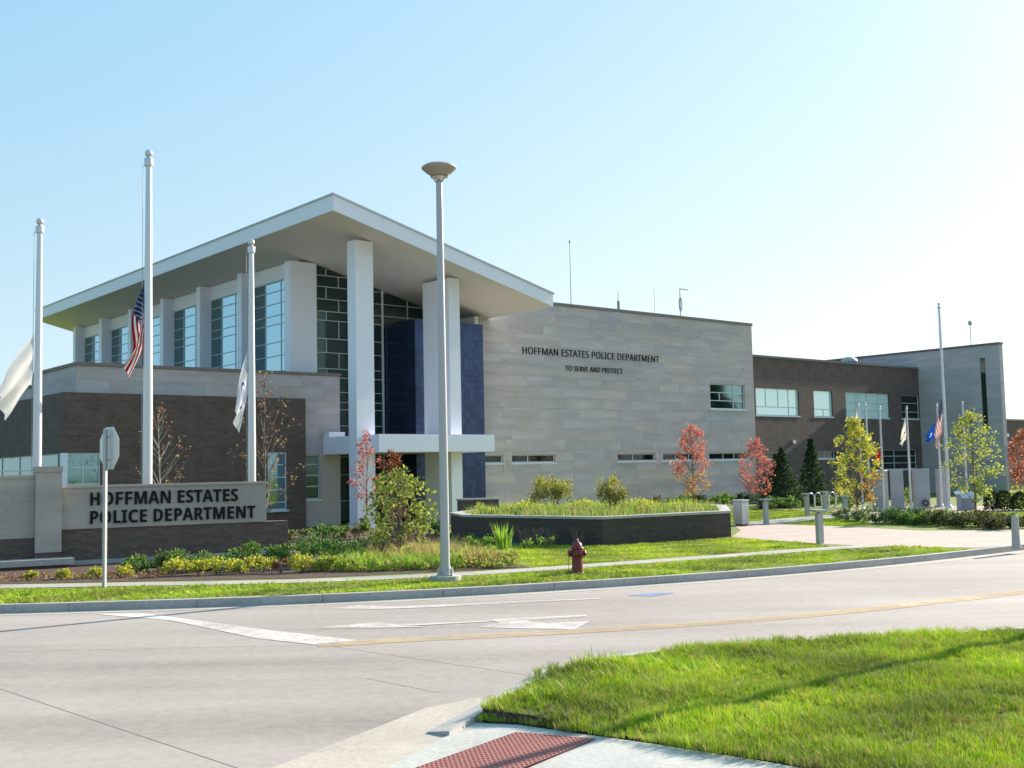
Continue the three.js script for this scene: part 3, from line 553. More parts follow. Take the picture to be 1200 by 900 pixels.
flag('white flag with a round blue seal hanging behind the lettered sign panel', null, 'seal', [-8.4, 6.5, -35.5], 1.35, 2.0, 13, { amp: 0.10, gather: 0.3, waves: 1.3 });
{
  const mg = 'short flagpoles at the memorial';
  flagpole('short flagpole beside the yellow tree at the memorial, left of a close pair', mg, [17.05, -55.2], 5.3, 0.05);
  flagpole('short flagpole beside the yellow tree at the memorial, right of a close pair', mg, [17.32, -54.9], 5.3, 0.05);
  flagpole('short flagpole with a red flag before the low memorial window', mg, [17.7, -54.0], 5.05, 0.05);
  flagpole('short flagpole with a white emblem flag between two granite slabs', mg, [19.7, -56.0], 5.15, 0.055);
  flagpole('tall silver flagpole of the memorial in front of the stone tower', null, [21.65, -56.2], 10.35, 0.085);
  flagpole('short flagpole with a blue flag beside the tall memorial pole', mg, [21.75, -57.4], 5.3, 0.05);
  flagpole('short flagpole with a black flag behind the sloped plaque', mg, [22.5, -56.0], 5.3, 0.05);
  flag('small white flag above the yellow tree at the memorial', null, 'plain', [16.98, 5.2, -55.2], 0.8, 1.1, 14);
  flag('small red flag hanging low on a memorial flagpole', null, 'red', [17.66, 3.2, -54.0], 0.6, 0.7, 30, { amp: 0.05 });
  flag('small white flag with a dark round emblem at the memorial', null, 'emblem', [19.62, 4.75, -56.0], 0.95, 1.15, 17);
  flag('striped national flag hanging limp on the tall memorial flagpole', null, 'us', [21.56, 5.75, -56.2], 1.5, 1.95, 15, { amp: 0.14, waves: 1.4, gather: 0.3 });
  flag('small blue flag showing beside the striped flag at the memorial', null, 'blue', [21.6, 4.5, -57.4], 0.7, 0.95, 36);
  flag('small black flag with a white disc behind the right yellow tree', null, 'black', [22.43, 4.9, -56.0], 0.85, 1.1, 15);
}

// ---------------------------------------------------------------- street furniture
function lamp(label, x, z, h) {
  const t = thing('street_lamp', label, 'street lamp', [x, G, z]);
  mesh('footing', cyl(0.34, 0.34, -0.05, 0.10, 0, 0, 28), M.concrete, t);
  mesh('base_plate', bx(-0.17, 0.17, 0.102, 0.13, -0.17, 0.17), M.aluDull, t);
  mesh('anchor_bolt', [[-1, -1], [1, -1], [1, 1], [-1, 1]].map(([a, b]) => cyl(0.028, 0.028, 0.13, 0.26, a * 0.14, b * 0.14, 8)), M.aluDull, t);
  mesh('pole', lathe([[0.125, 0.13], [0.125, 0.3], [0.105, 0.32], [0.072, h - 0.42]], 24), M.aluDull, t);
  for (let k = 0; k < 4; k++) { const a = k * Math.PI / 2 + 0.5; mesh('strut', taper([V3(0.03 * Math.cos(a), h - 0.48, 0.03 * Math.sin(a)), V3(0.09 * Math.cos(a), h - 0.40, 0.09 * Math.sin(a)), V3(0.17 * Math.cos(a), h - 0.30, 0.17 * Math.sin(a))], [0.014, 0.014, 0.014], 6), M.bronze, t); }
  mesh('hub', lathe([[0.075, h - 0.43], [0.08, h - 0.40], [0.03, h - 0.36], [0.001, h - 0.36]], 16), M.bronze, t);
  mesh('lamp_bowl', lathe([[0.001, h - 0.31], [0.19, h - 0.31], [0.20, h - 0.26], [0.27, h - 0.22], [0.385, h - 0.12], [0.39, h - 0.09], [0.37, h - 0.075], [0.30, h - 0.03], [0.001, h]], 36), M.bronze, t);
  mesh('lens', lathe([[0.001, h - 0.325], [0.14, h - 0.322], [0.17, h - 0.312]], 24), M.lampGlass, t);
  return t;
}
const lamp0 = lamp('tall grey street lamp with a shallow bowl head on the verge by the hydrant', -1.53, -24.55, 9.2);
clone(lamp0, 'tall street lamp on the near lawn just outside the right edge of view', [8.7, G, -16.6], 0.4);
{
  const t = thing('stop_sign', 'back of a grey octagonal stop sign on a steel post at the left verge', 'road sign', [-8.80, G, -24.21]);
  mesh('post', [bx(-0.035, 0.035, 0, 3.42, 0.008, 0.036), bx(-0.035, -0.022, 0, 3.42, -0.03, 0.008), bx(0.022, 0.035, 0, 3.42, -0.03, 0.008)].map(g => g), M.aluDull, t).rotation.y = rad(-20);
  const R = 0.457 / Math.cos(Math.PI / 8), oct = [...Array(8)].map((_, k) => new THREE.Vector2(R * Math.cos(Math.PI / 8 + k * Math.PI / 4), R * Math.sin(Math.PI / 8 + k * Math.PI / 4)));
  const g = new THREE.ExtrudeGeometry(new THREE.Shape(oct), { depth: 0.006, bevelEnabled: false }); g.translate(0, 3.0, -0.05);
  const bn = mesh('sign_plate', metric(g), M.alu, t); bn.rotation.y = rad(-45); bn.position.set(0.04, 0, 0);
  const face = mesh('sign_face', metric(new THREE.ExtrudeGeometry(new THREE.Shape(oct.map(v => v.clone().multiplyScalar(0.985))), { depth: 0.003, bevelEnabled: false })), std(0.45, 0.02, 0.03, 0.4), t); face.geometry.translate(0, 3.0, -0.056); face.rotation.y = rad(-45); face.position.set(0.04, 0, 0);
  const bolts = mesh('bolt', [2.75, 3.25].map(y => { const c = new THREE.CylinderGeometry(0.016, 0.016, 0.03, 8); c.rotateX(Math.PI / 2); c.translate(0, y, -0.03); return c; }), M.aluDull, t); bolts.rotation.y = rad(-45); bolts.position.set(0.04, 0, 0);
}
{
  const t = thing('fire_hydrant', 'dark red fire hydrant on the verge between the kerb and the pavement', 'fire hydrant', [1.39, G, -25.51]);
  mesh('barrel', lathe([[0.15, 0], [0.155, 0.03], [0.125, 0.04], [0.118, 0.36], [0.12, 0.37], [0.172, 0.38], [0.172, 0.41], [0.125, 0.42], [0.122, 0.54], [0.155, 0.55], [0.155, 0.58], [0.125, 0.585]], 24), M.hydrant, t);
  mesh('bonnet', lathe([[0.125, 0.585], [0.118, 0.63], [0.095, 0.68], [0.05, 0.715], [0.035, 0.72], [0.032, 0.775], [0.001, 0.78]], 20), M.hydrant, t);
  const noz = (len, r, ang) => { const g = lathe([[r, 0], [r, len * 0.55], [r * 1.28, len * 0.56], [r * 1.28, len * 0.9], [r * 0.5, len * 0.92], [r * 0.45, len * 1.15], [0.001, len * 1.16]], 12); g.rotateX(Math.PI / 2); g.translate(0, 0.455, 0.1); g.rotateY(ang); return g; };
  mesh('nozzle', noz(0.10, 0.055, Math.PI / 2), M.hydrant, t); mesh('nozzle', noz(0.10, 0.055, -Math.PI / 2), M.hydrant, t); mesh('pumper_nozzle', noz(0.10, 0.075, 0.15), M.hydrant, t);
  mesh('flange_bolt', [...Array(8)].map((_, k) => cyl(0.012, 0.012, 0.365, 0.425, 0.158 * Math.cos(k * 0.785), 0.158 * Math.sin(k * 0.785), 6)), M.hydrant, t);
  mesh('marker_rod', cyl(0.006, 0.006, 0, 0.55, -0.2, 0.05, 5), M.bark, t);
}
const bg = 'post lights along the garden paths';
const bol = thing('bollard', 'nearest flat capped grey bollard, at the left edge of the plaza entrance', 'bollard', [9.01, G, -33.42], 0.3, bg);
mesh('post', bx(-0.085, 0.085, 0, 0.90, -0.085, 0.085), M.aluDull, bol);
mesh('bracket', [bx(-0.05, 0.05, 0.902, 0.955, -0.05, 0.05)], M.bronze, bol);
mesh('cap', [bx(-0.19, 0.19, 0.957, 1.0, -0.19, 0.19), bx(-0.13, 0.13, 0.935, 0.956, -0.13, 0.13)], M.aluDull, bol);
clone(bol, 'flat capped bollard beside the waste bin on the small lawn', [10.04, G, -45.09], 0.3);
clone(bol, 'flat capped bollard left of the bike rack hoops', [13.44, G, -51.82], 0.3);
clone(bol, 'flat capped bollard by the garden path in front of the yellow tree', [13.83, G, -47.19], 0.3);
clone(bol, 'far flat capped bollard at the right side of the bike rack hoops', [15.2, G, -55.2], 0.3);
{
  const t = thing('concrete_bollard', 'round topped grey concrete bollard at the right edge of the plaza', 'bollard', [13.41, G, -30.28]);
  mesh('post', lathe([[0.115, 0], [0.108, 0.1], [0.088, 0.82], [0.07, 0.85], [0.001, 0.88]], 20), M.concrete, t); mesh('band', cyl(0.094, 0.092, 0.66, 0.7, 0, 0, 20), M.aluDull, t); mesh('base_ring', cyl(0.14, 0.13, -0.02, 0.03, 0, 0, 20), M.concrete, t);
}
{
  const t = thing('waste_bin', 'square grey slatted waste bin at the end of the planter', 'waste bin', [8.85, G, -44.1], 0.75);
  mesh('body', bx(-0.2, 0.2, 0.06, 0.96, -0.2, 0.2), M.aluDull, t);
  for (let k = 0; k < 6; k++) { mesh('slat', bx(-0.21 + k * 0.071, -0.155 + k * 0.071, 0.08, 0.92, 0.202, 0.222), M.alu, t); mesh('slat', bx(-0.222, -0.202, 0.08, 0.92, -0.21 + k * 0.071, -0.155 + k * 0.071), M.alu, t); }
  mesh('lid', bx(-0.24, 0.24, 0.962, 1.02, -0.24, 0.24), M.alu, t); mesh('foot', bx(-0.16, 0.16, 0, 0.058, -0.16, 0.16), M.dark, t);
}
{
  const sl = (label, x, z, turn, w, h) => { const t = thing('granite_slab', label, 'memorial stone', [x, G, z], turn, null); const s = new THREE.Shape([[-w / 2, 0], [w / 2, 0], [w / 2, h - 0.03], [w / 2 - 0.03, h], [-w / 2 + 0.03, h], [-w / 2, h - 0.03]].map(a => new THREE.Vector2(...a))); const g = new THREE.ExtrudeGeometry(s, { depth: 0.2, bevelEnabled: true, bevelSize: 0.01, bevelThickness: 0.01, bevelSegments: 1 }); g.translate(0, 0.1, -0.1); mesh('stone', metric(g), M.granite, t); mesh('plinth', bx(-w / 2 - 0.08, w / 2 + 0.08, 0, 0.11, -0.22, 0.22), M.concrete, t); };
  sl('upright granite memorial slab turned edge on beside the red flag pole', 17.72, -54.6, -0.95, 0.8, 1.88);
  sl('upright granite memorial slab left of the white emblem flag pole', 19.0, -55.9, -0.25, 0.6, 1.9);
  sl('upright granite memorial slab with a wreath at its foot', 20.3, -56.2, 0.1, 0.78, 1.9);
  sl('upright granite memorial slab behind the tall memorial flagpole', 22.0, -57.9, 0.35, 0.6, 1.85);
  const wr = new THREE.TorusGeometry(0.13, 0.04, 8, 20); wr.rotateX(-0.2); wr.translate(20.42, 0.46, -55.98); tag(mesh('wreath', wr, std(0.03, 0.05, 0.02, 0.95)), 'small dark green wreath leaning on a granite slab', 'wreath');
  const t = thing('plaque_stand', 'grey granite stand with a sloped pale plaque at the edge of the memorial', 'plaque', [21.6, G, -53.7], -0.3);
  mesh('base', bx(-0.32, 0.32, 0, 0.55, -0.2, 0.2), M.granite, t);
  const pl = bx(-0.36, 0.36, 0, 0.05, -0.26, 0.26); pl.rotateX(0.55); pl.translate(0, 0.68, 0); mesh('plaque', pl, M.alu, t); mesh('neck', bx(-0.2, 0.2, 0.552, 0.66, -0.08, 0.08), M.bronze, t);
  const l = thing('lectern', 'narrow granite lectern post left of the sloped plaque', 'lectern', [21.15, G, -53.6], -0.2); mesh('post', bx(-0.11, 0.11, 0, 0.72, -0.11, 0.11), M.granite, l); const tp = bx(-0.2, 0.2, 0, 0.04, -0.15, 0.15); tp.rotateX(0.5); tp.translate(0, 0.82, 0); mesh('top', tp, M.alu, l); mesh('neck', bx(-0.05, 0.05, 0.722, 0.81, -0.05, 0.05), M.bronze, l);
  const r = thing('bike_rack', 'pale metal bike rack of joined hoops beside the garden path', 'bike rack', [15.75, G, -57.0], 0.5);
  for (let k = 0; k < 5; k++) { const pts = []; for (let q = 0; q <= 12; q++) { const a = Math.PI * q / 12; pts.push(V3(-1.0 + k * 0.48 - 0.22 * Math.cos(a), 0.62 + 0.28 * Math.sin(a), 0)); } mesh('hoop', taper([V3(pts[0].x, 0, 0), ...pts, V3(pts[12].x, 0, 0)], Array(15).fill(0.028), 7), M.alu, r); }
}
// roof aerials
{
  const ag = 'aerials on the roof'; const at = (u, w, y) => { const p = toWorld(u, y, w); return [p.x, p.y, p.z]; };
  const a1 = thing('roof_aerial', 'tallest whip aerial on the roof right of the tilted roof edge', 'aerial', at(9.2, -3, 11.1), 0, ag); mesh('mast', cyl(0.035, 0.02, 0, 4.6), M.aluDull, a1); mesh('tip', lathe([[0.001, 4.6], [0.05, 4.63], [0.05, 4.8], [0.001, 4.83]], 10), M.bronze, a1);
  const a2 = thing('roof_aerial', 'short thick whip aerial on the roof above the building lettering', 'aerial', at(13.1, -3, 11.1), 0, ag); mesh('mast', cyl(0.05, 0.02, 0, 2.15), M.aluDull, a2); mesh('clamp', bx(-0.07, 0.07, 0.9, 1.5, -0.07, 0.07), M.bronze, a2);
  const a3 = thing('roof_aerial', 'thinnest whip aerial on the roof next to the dipole mast', 'aerial', at(16.3, -3, 11.1), 0, ag); mesh('mast', cyl(0.018, 0.012, 0, 2.7), M.aluDull, a3); mesh('clamp', cyl(0.03, 0.03, 0, 0.4), M.aluDull, a3);
  const a4 = thing('dipole_mast', 'aerial mast with a stacked dipole and a side arm near the limestone wall end', 'aerial', at(18.7, -3, 11.1), BT); mesh('mast', cyl(0.03, 0.03, 0, 2.75), M.aluDull, a4); mesh('dipole', [bx(-0.12, 0.12, 0.75, 0.95, -0.05, 0.05), new THREE.TorusGeometry(0.16, 0.035, 6, 14).scale(0.8, 2.6, 1).translate(0.02, 1.75, 0)].map(g => metric(g)), M.aluDull, a4); mesh('side_arm', bx(0, 0.75, 2.72, 2.78, -0.03, 0.03), M.aluDull, a4);
  const p5 = at(43, 3.45, 10.85); const a5 = thing('camera_mast', 'thin mast with a camera dome on top of the stone tower', 'mast', p5); mesh('mast', cyl(0.03, 0.025, 0, 1.6), M.aluDull, a5); const s = new THREE.SphereGeometry(0.15, 12, 8); s.scale(1, 1.3, 1); s.translate(0, 1.72, 0); mesh('dome', s, M.aluDull, a5);
  const p6 = at(38.7, -4, 9.3); const v = thing('roof_vent', 'small domed vent on the roof of the brown brick wing', 'vent', p6); mesh('hood', lathe([[0.5, 0], [0.5, 0.75], [0.62, 0.8], [0.6, 1.0], [0.35, 1.2], [0.001, 1.25]], 16), M.aluDull, v); mesh('kerb', bx(-0.6, 0.6, -0.1, 0.1, -0.6, 0.6), M.cap, v);
}
// ---------------------------------------------------------------- vegetation
function leavesGeo(list) { // [x,y,z,size,[r,g,b],up?] -> folded leaf shapes
  const n = list.length, pos = new Float32Array(n * 12), col = new Float32Array(n * 12), nor = new Float32Array(n * 12), idx = new Uint32Array(n * 6), a = V3(), b = V3(), c = V3();
  list.forEach(([x, y, z, s, k, up = 0], i) => {
    a.set(gauss(), gauss() * 0.7 + up, gauss()).normalize(); b.set(gauss(), gauss(), gauss()).cross(a).normalize(); c.copy(a).cross(b);
    const w = s * 0.36, P = [[0, 0], [0.5, 1], [1, 0], [0.5, -1]];
    P.forEach(([u, v], q) => { const j = i * 12 + q * 3, f = q % 2 ? 0.12 * s : 0; pos[j] = x + a.x * u * s + b.x * v * w + c.x * f; pos[j + 1] = y + a.y * u * s + b.y * v * w + c.y * f; pos[j + 2] = z + a.z * u * s + b.z * v * w + c.z * f; nor[j] = c.x; nor[j + 1] = c.y; nor[j + 2] = c.z; col[j] = k[0]; col[j + 1] = k[1]; col[j + 2] = k[2]; });
    idx.set([i * 4, i * 4 + 2, i * 4 + 1, i * 4, i * 4 + 3, i * 4 + 2], i * 6);
  });
  const g = new THREE.BufferGeometry(); g.setAttribute('position', new THREE.BufferAttribute(pos, 3)); g.setAttribute('normal', new THREE.BufferAttribute(nor, 3)); g.setAttribute('color', new THREE.BufferAttribute(col, 3)); g.setIndex(new THREE.BufferAttribute(idx, 1)); return g;
}
const tone = (pal, v = 0.25) => { const p = pick(pal), m = rr(1 - v, 1 + v); return [p[0] * m, p[1] * m, p[2] * m]; };
// tapered trunk with limbs that end in leaf clumps
function tree(name, label, category, [x, z], { h, bare, prof, clumps, per, spread, leaf, pal, r = 0.06, bark = M.bark, stems = 1, group, y = G, lowPal = null, ascend = 0.5 }) {
  const t = thing(name, label, category, [x, y, z], 0, group), wood = [], leaves = [];
  const axes = [];
  for (let s = 0; s < stems; s++) {
    const lean = stems > 1 ? [gauss() * 0.22 * h, gauss() * 0.22 * h] : [gauss() * 0.02 * h, gauss() * 0.02 * h], top = h * (stems > 1 ? rr(0.75, 0.95) : 0.95);
    const pts = [0, 0.25, 0.5, 0.75, 1].map(q => V3(lean[0] * q * q + (q ? gauss() * 0.01 * h : 0), top * q, lean[1] * q * q + (q ? gauss() * 0.01 * h : 0)));
    axes.push(pts); wood.push(taper(pts, [r, r * 0.85, r * 0.6, r * 0.35, r * 0.1], 7));
  }
  for (let i = 0; i < clumps; i++) {
    const q = Math.pow((i + rnd()) / clumps, 0.9), cy = bare + (h - bare) * q, R = prof(q), a = rnd() * 6.283, d = R * Math.sqrt(rr(0.12, 1));
    const cx = Math.cos(a) * d, cz = Math.sin(a) * d, ax = pick(axes);
    const by = Math.max(bare * 0.7, cy - d * ascend - 0.1 * h), f = Math.min(0.95, by / (h * 0.9)), k = f * 4, i0 = Math.min(3, Math.floor(k)), base = ax[i0].clone().lerp(ax[i0 + 1], k - i0);
    const mid = base.clone().lerp(V3(cx, cy, cz), 0.5); mid.y -= d * 0.08; mid.x += gauss() * 0.03;
    wood.push(taper([base, mid, V3(cx, cy, cz)], [r * 0.28, r * 0.18, r * 0.05], 5));
    const dense = Math.round(per * rr(0.6, 1.4));
    for (let n = 0; n < dense; n++) { const u = rnd(); leaves.push([cx * (0.85 + 0.15 * u) + gauss() * spread, cy + gauss() * spread * 0.9, cz * (0.85 + 0.15 * u) + gauss() * spread, leaf * rr(0.7, 1.3), tone(lowPal && rnd() < lowPal.share(q, cx) ? lowPal.pal : pal)]); }
  }
  mesh('trunk', merge(wood), bark, t);
  mesh('crown', leavesGeo(leaves), leafMat, t);
  return t;
}
const oval = (R, peak = 0.35, pw = 0.8) => q => R * Math.pow(Math.max(0.02, q < peak ? Math.sin(q / peak * Math.PI / 2 * 0.75 + 0.4) : Math.cos((q - peak) / (1 - peak) * Math.PI / 2)), pw);
const PAL = {
  red: [[.66, .15, .12], [.62, .24, .17], [.55, .12, .13], [.70, .30, .18], [.62, .26, .24]],
  redGold: [[.62, .42, .10], [.50, .38, .10]],
  yellow: [[.58, .55, .07], [.46, .50, .06], [.66, .58, .12], [.36, .42, .06]],
  yellowGreen: [[.44, .46, .07], [.48, .52, .09], [.30, .40, .06], [.56, .54, .14]],
  bush: [[.28, .36, .05], [.36, .43, .06], [.18, .25, .04], [.46, .46, .10], [.14, .17, .04]],
  green: [[.10, .20, .035], [.15, .27, .05], [.19, .32, .05]],
  dark: [[.025, .045, .015], [.04, .065, .02], [.03, .055, .022]],
  conifer: [[.035, .065, .025], [.065, .11, .035], [.028, .05, .024]],
  rust: [[.20, .09, .06], [.26, .13, .07], [.16, .08, .05], [.34, .26, .10]],
  gold: [[.72, .58, .05], [.62, .56, .07], [.52, .54, .06]],
  straw: [[.55, .42, .20], [.50, .36, .18], [.40, .37, .12]],
  fresh: [[.32, .50, .05], [.40, .58, .08], [.22, .40, .05]],
  pink: [[.60, .26, .21], [.52, .20, .16], [.50, .14, .11]],
};
tree('maple_tree', 'red leaved young tree in front of the limestone wall right of centre', 'tree', [9.85, -62], { h: 4.55, bare: 0.85, prof: oval(1.2, 0.42, 0.62), clumps: 85, per: 34, spread: 0.2, leaf: 0.10, pal: PAL.red, lowPal: { pal: PAL.redGold, share: (q) => q < 0.35 ? 0.6 : 0.08 }, r: 0.05 });
tree('maple_tree', 'small red tree on the little lawn where the limestone meets the brown brick', 'tree', [12.45, -57.7], { h: 3.65, bare: 0.95, prof: oval(0.98, 0.42, 0.6), clumps: 75, per: 30, spread: 0.17, leaf: 0.09, pal: [...PAL.red, ...PAL.pink], r: 0.045 });
tree('maple_tree', 'red tree at the far right edge before the distant brick wing', 'tree', [36.5, -80], { h: 4.4, bare: 0.8, prof: oval(1.9, 0.4), clumps: 60, per: 26, spread: 0.28, leaf: 0.2, pal: [...PAL.red, ...PAL.rust], r: 0.06 });
tree('young_tree', 'dense yellow leaved young tree at the left of the memorial flagpoles', 'tree', [14.95, -49.2], { h: 4.25, bare: 0.7, prof: oval(1.18, 0.35, 0.65), clumps: 95, per: 38, spread: 0.19, leaf: 0.10, pal: PAL.yellow, lowPal: { pal: [[.45, .2, .04], [.4, .16, .05]], share: (q, x) => q < 0.35 && x > 0.3 ? 0.7 : 0.03 }, r: 0.05, bark: M.bark });
tree('young_tree', 'thin yellow green young tree in front of the stone tower', 'tree', [19.25, -47.1], { h: 4.35, bare: 0.8, prof: oval(1.28, 0.4, 0.65), clumps: 90, per: 26, spread: 0.2, leaf: 0.095, pal: PAL.yellowGreen, r: 0.045 });
tree('bare_tree', 'nearly bare tree with a few rust leaves between the two left flagpoles and brick wall', 'tree', [-12.6, -40], { h: 4.9, bare: 1.2, prof: oval(1.15, 0.3), clumps: 42, per: 5, spread: 0.2, leaf: 0.12, pal: [...PAL.rust, [.34, .28, .1]], r: 0.045, bark: M.barkPale, ascend: 0.9 }).userData.label = 'sparse rust leaved tree behind the middle flagpole and the sign wall';
tree('bare_tree', 'sparse rust leaved tree behind the right end of the sign wall', 'tree', [-9.0, -40.6], { h: 6.1, bare: 1.2, prof: oval(1.35, 0.3), clumps: 55, per: 5, spread: 0.24, leaf: 0.12, pal: PAL.rust, r: 0.045, ascend: 0.9 });
tree('serviceberry_tree', 'thin pink leaved tree in front of the left white column', 'tree', [-5.95, -45.5], { h: 4.0, bare: 1.1, prof: oval(0.75, 0.35), clumps: 34, per: 16, spread: 0.16, leaf: 0.11, pal: PAL.pink, r: 0.035, ascend: 0.9 });
tree('serviceberry_tree', 'rust red leaved small tree under the entrance canopy', 'tree', [-4.75, -43.5], { h: 3.15, bare: 0.7, prof: oval(0.72, 0.45), clumps: 40, per: 22, spread: 0.16, leaf: 0.12, pal: [[.26, .09, .04], [.2, .06, .035], [.3, .12, .05]], r: 0.035, ascend: 0.8 });
tree('serviceberry_bush', 'large multi stemmed green yellow bush in the mulch bed left of the lamp post', 'bush', [-3.2, -30.9], { h: 2.35, bare: 0.5, prof: oval(1.15, 0.5, 0.5), clumps: 115, per: 12, spread: 0.14, leaf: 0.115, pal: PAL.bush, r: 0.028, stems: 6, ascend: 0.9 });
tree('tall_tree', 'dark leafy tree far to the right outside the picture, mirrored in the wall window', 'tree', [62, -68], { h: 11, bare: 1.5, prof: oval(4.2, 0.3), clumps: 140, per: 26, spread: 0.7, leaf: 0.5, pal: PAL.dark, r: 0.2 });
// conifers
function conifer(label, x, z, h, R) {
  const t = thing('conifer', label, 'conifer', [x, G, z], 0, null), lv = [];
  for (let i = 0; i < 2600; i++) { const q = Math.pow(rnd(), 1.5), y = 0.1 + q * (h - 0.1), a = rnd() * 6.283, d = R * (1 - q) * (0.55 + 0.5 * rnd()) * (1 + 0.16 * Math.sin(a * 5 + y * 4)); lv.push([Math.cos(a) * d, y - d * 0.1, Math.sin(a) * d, rr(0.12, 0.22), tone(PAL.conifer), 0.4]); }
  mesh('trunk', taper([V3(0, 0, 0), V3(0, h * 0.5, 0), V3(0, h * 0.95, 0)], [0.1, 0.06, 0.01]), M.bark, t); mesh('crown', leavesGeo(lv), leafMat, t);
}
conifer('broad dark green conifer behind the small red tree by the brown brick wall', 14.75, -61.8, 3.2, 1.4);
conifer('slim dark conifer hidden deepest between the two other conifers', 15.2, -65.2, 2.9, 0.9);
conifer('tall slim dark conifer standing against the brown brick wall left of the yellow tree', 17.0, -64.2, 3.75, 1.15);
// shrubs: foliage over short stems
function shrub(name, label, [x, z], { h, w, d = w, n, leaf, pal, group, flat = 0.5, base = 0, y = G, cat = 'shrub', tip = null, up = 0.3, dome = false }) {
  const t = thing(name, label, cat, [x, y, z], 0, group), lv = [], wood = [];
  for (let i = 0; i < 5; i++) { const a = rnd() * 6.283; wood.push(taper([V3(0.04 * Math.cos(a), 0, 0.04 * Math.sin(a)), V3(w * 0.3 * Math.cos(a), h * 0.7, d * 0.3 * Math.sin(a))], [0.012, 0.005], 5)); }
  const lumps = [...Array(Math.max(4, Math.round(n / 45)))].map(() => { const a = rnd() * 6.283, q = Math.sqrt(rnd()); return [Math.cos(a) * q * w * 0.42, base + (h - base) * (0.2 + 0.6 * rnd()) * (1 - flat * q * 0.6), Math.sin(a) * q * d * 0.42]; });
  for (let i = 0; i < n; i++) { if (dome) { const u = rr(-0.35, 1), a = rnd() * 6.283, q = Math.sqrt(1 - Math.max(0, u) ** 2) * rr(0.75, 1.02); lv.push([Math.cos(a) * q * w / 2, h * (0.3 + 0.68 * u), Math.sin(a) * q * d / 2, leaf * rr(0.7, 1.3), tone(pal), up]); continue; }
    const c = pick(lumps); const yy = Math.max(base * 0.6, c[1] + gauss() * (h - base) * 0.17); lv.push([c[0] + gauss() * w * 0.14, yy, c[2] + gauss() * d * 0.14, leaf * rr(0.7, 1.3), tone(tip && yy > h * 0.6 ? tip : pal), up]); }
  mesh('stem', merge(wood), M.bark, t); mesh('foliage', leavesGeo(lv), leafMat, t); return t;
}
const ORD = ['leftmost', 'second', 'third', 'fourth', 'fifth', 'sixth', 'seventh', 'eighth', 'ninth', 'tenth', 'eleventh', 'twelfth', 'thirteenth'];
const ROWS = {
  'gold shrubs in the mulch bed': ['gold leaved shrub', 'in the front row before the sign wall'],
  'evergreen shrubs at the foot of the sign wall': ['feathery green shrub', 'at the foot of the sign wall'],
  'fresh green grass tufts in the mulch bed': ['fresh green grass tuft', 'at the front of the mulch bed'],
  'straw coloured grasses by the large bush': ['straw coloured grass', 'around the foot of the large bush'],
  'dark blue green perennials in the mulch bed': ['dark blue green perennial', 'between sign wall and large bush'],
  'perennials along the building front': ['leafy perennial', 'in the bed along the building front'],
  'yellow flower clumps by the entrance': ['yellow flower clump', 'in the bed near the entrance'],
  'low green plants at the planter foot': ['low green plant', 'at the foot of the brick planter'],
  'dry grasses at the planter wall': ['pale dry grass', 'against the brick planter wall'],
  'shrubs under the limestone wall': ['dark rounded shrub', 'at the foot of the limestone wall'],
  'shrubs at the foot of the brown brick wing': ['leafy shrub', 'at the foot of the brown brick wing'],
  'front row of the plaza hedge': ['low dark hedge plant', 'in the front row beside the plaza'],
  'back row of the plaza hedge': ['low dark hedge plant', 'in the back row beside the memorial'],
  'pale leaved rose bushes by the garden path': ['pale rose bush', 'at the left end of the hedge'],
  'round dark boxwoods': ['round dark boxwood', 'on the lawn beside the sloped plaque'],
};
function labelRows() {
  camera.updateMatrixWorld(); camera.updateProjectionMatrix(); const v = V3();
  for (const [group, [kind, where]] of Object.entries(ROWS)) {
    const s = scene.children.filter(o => o.userData.group === group).map(o => [v.copy(o.position).project(camera).x, o]).sort((a, b) => a[0] - b[0]);
    s.forEach(([, o], i) => { o.userData.label = i === 0 ? `leftmost ${kind} ${where}` : i === s.length - 1 ? `rightmost ${kind} ${where}` : `${ORD[i]} ${kind} from the left ${where}`; });
  }
}
function bladesGeo(n, h, w, r, lean, pal) { // upright tuft of grass blades
  const pos = [], col = [], idx = [];
  for (let i = 0; i < n; i++) {
    const a = rnd() * 6.283, d = r * Math.sqrt(rnd()), x = Math.cos(a) * d, z = Math.sin(a) * d, hh = h * rr(0.6, 1.1), la = a + gauss() * 0.6, l = lean * hh * rr(0.3, 1.3), fx = Math.cos(la + 1.57), fz = Math.sin(la + 1.57), k = tone(pal), b = pos.length / 3;
    for (const [q, ww] of [[0, 1], [0.55, 0.8], [1, 0.05]]) { const lx = x + Math.cos(la) * l * q * q, lz = z + Math.sin(la) * l * q * q, y = hh * (q - 0.25 * lean * q * q); pos.push(lx - fx * w * ww / 2, y, lz - fz * w * ww / 2, lx + fx * w * ww / 2, y, lz + fz * w * ww / 2); col.push(...k, ...k); }
    idx.push(b, b + 1, b + 2, b + 1, b + 3, b + 2, b + 2, b + 3, b + 4, b + 3, b + 5, b + 4);
  }
  const g = new THREE.BufferGeometry(); g.setAttribute('position', new THREE.Float32BufferAttribute(pos, 3)); g.setAttribute('color', new THREE.Float32BufferAttribute(col, 3)); g.setIndex(idx); g.computeVertexNormals(); return g;
}
function tuft(name, label, [x, z], { h, r, n, w = 0.012, lean = 0.5, pal, group, y = G, cat = 'ornamental grass' }) { const t = thing(name, label, cat, [x, y, z], 0, group); mesh('blades', bladesGeo(n, h, w, r, lean, pal), leafMat, t); return t; }
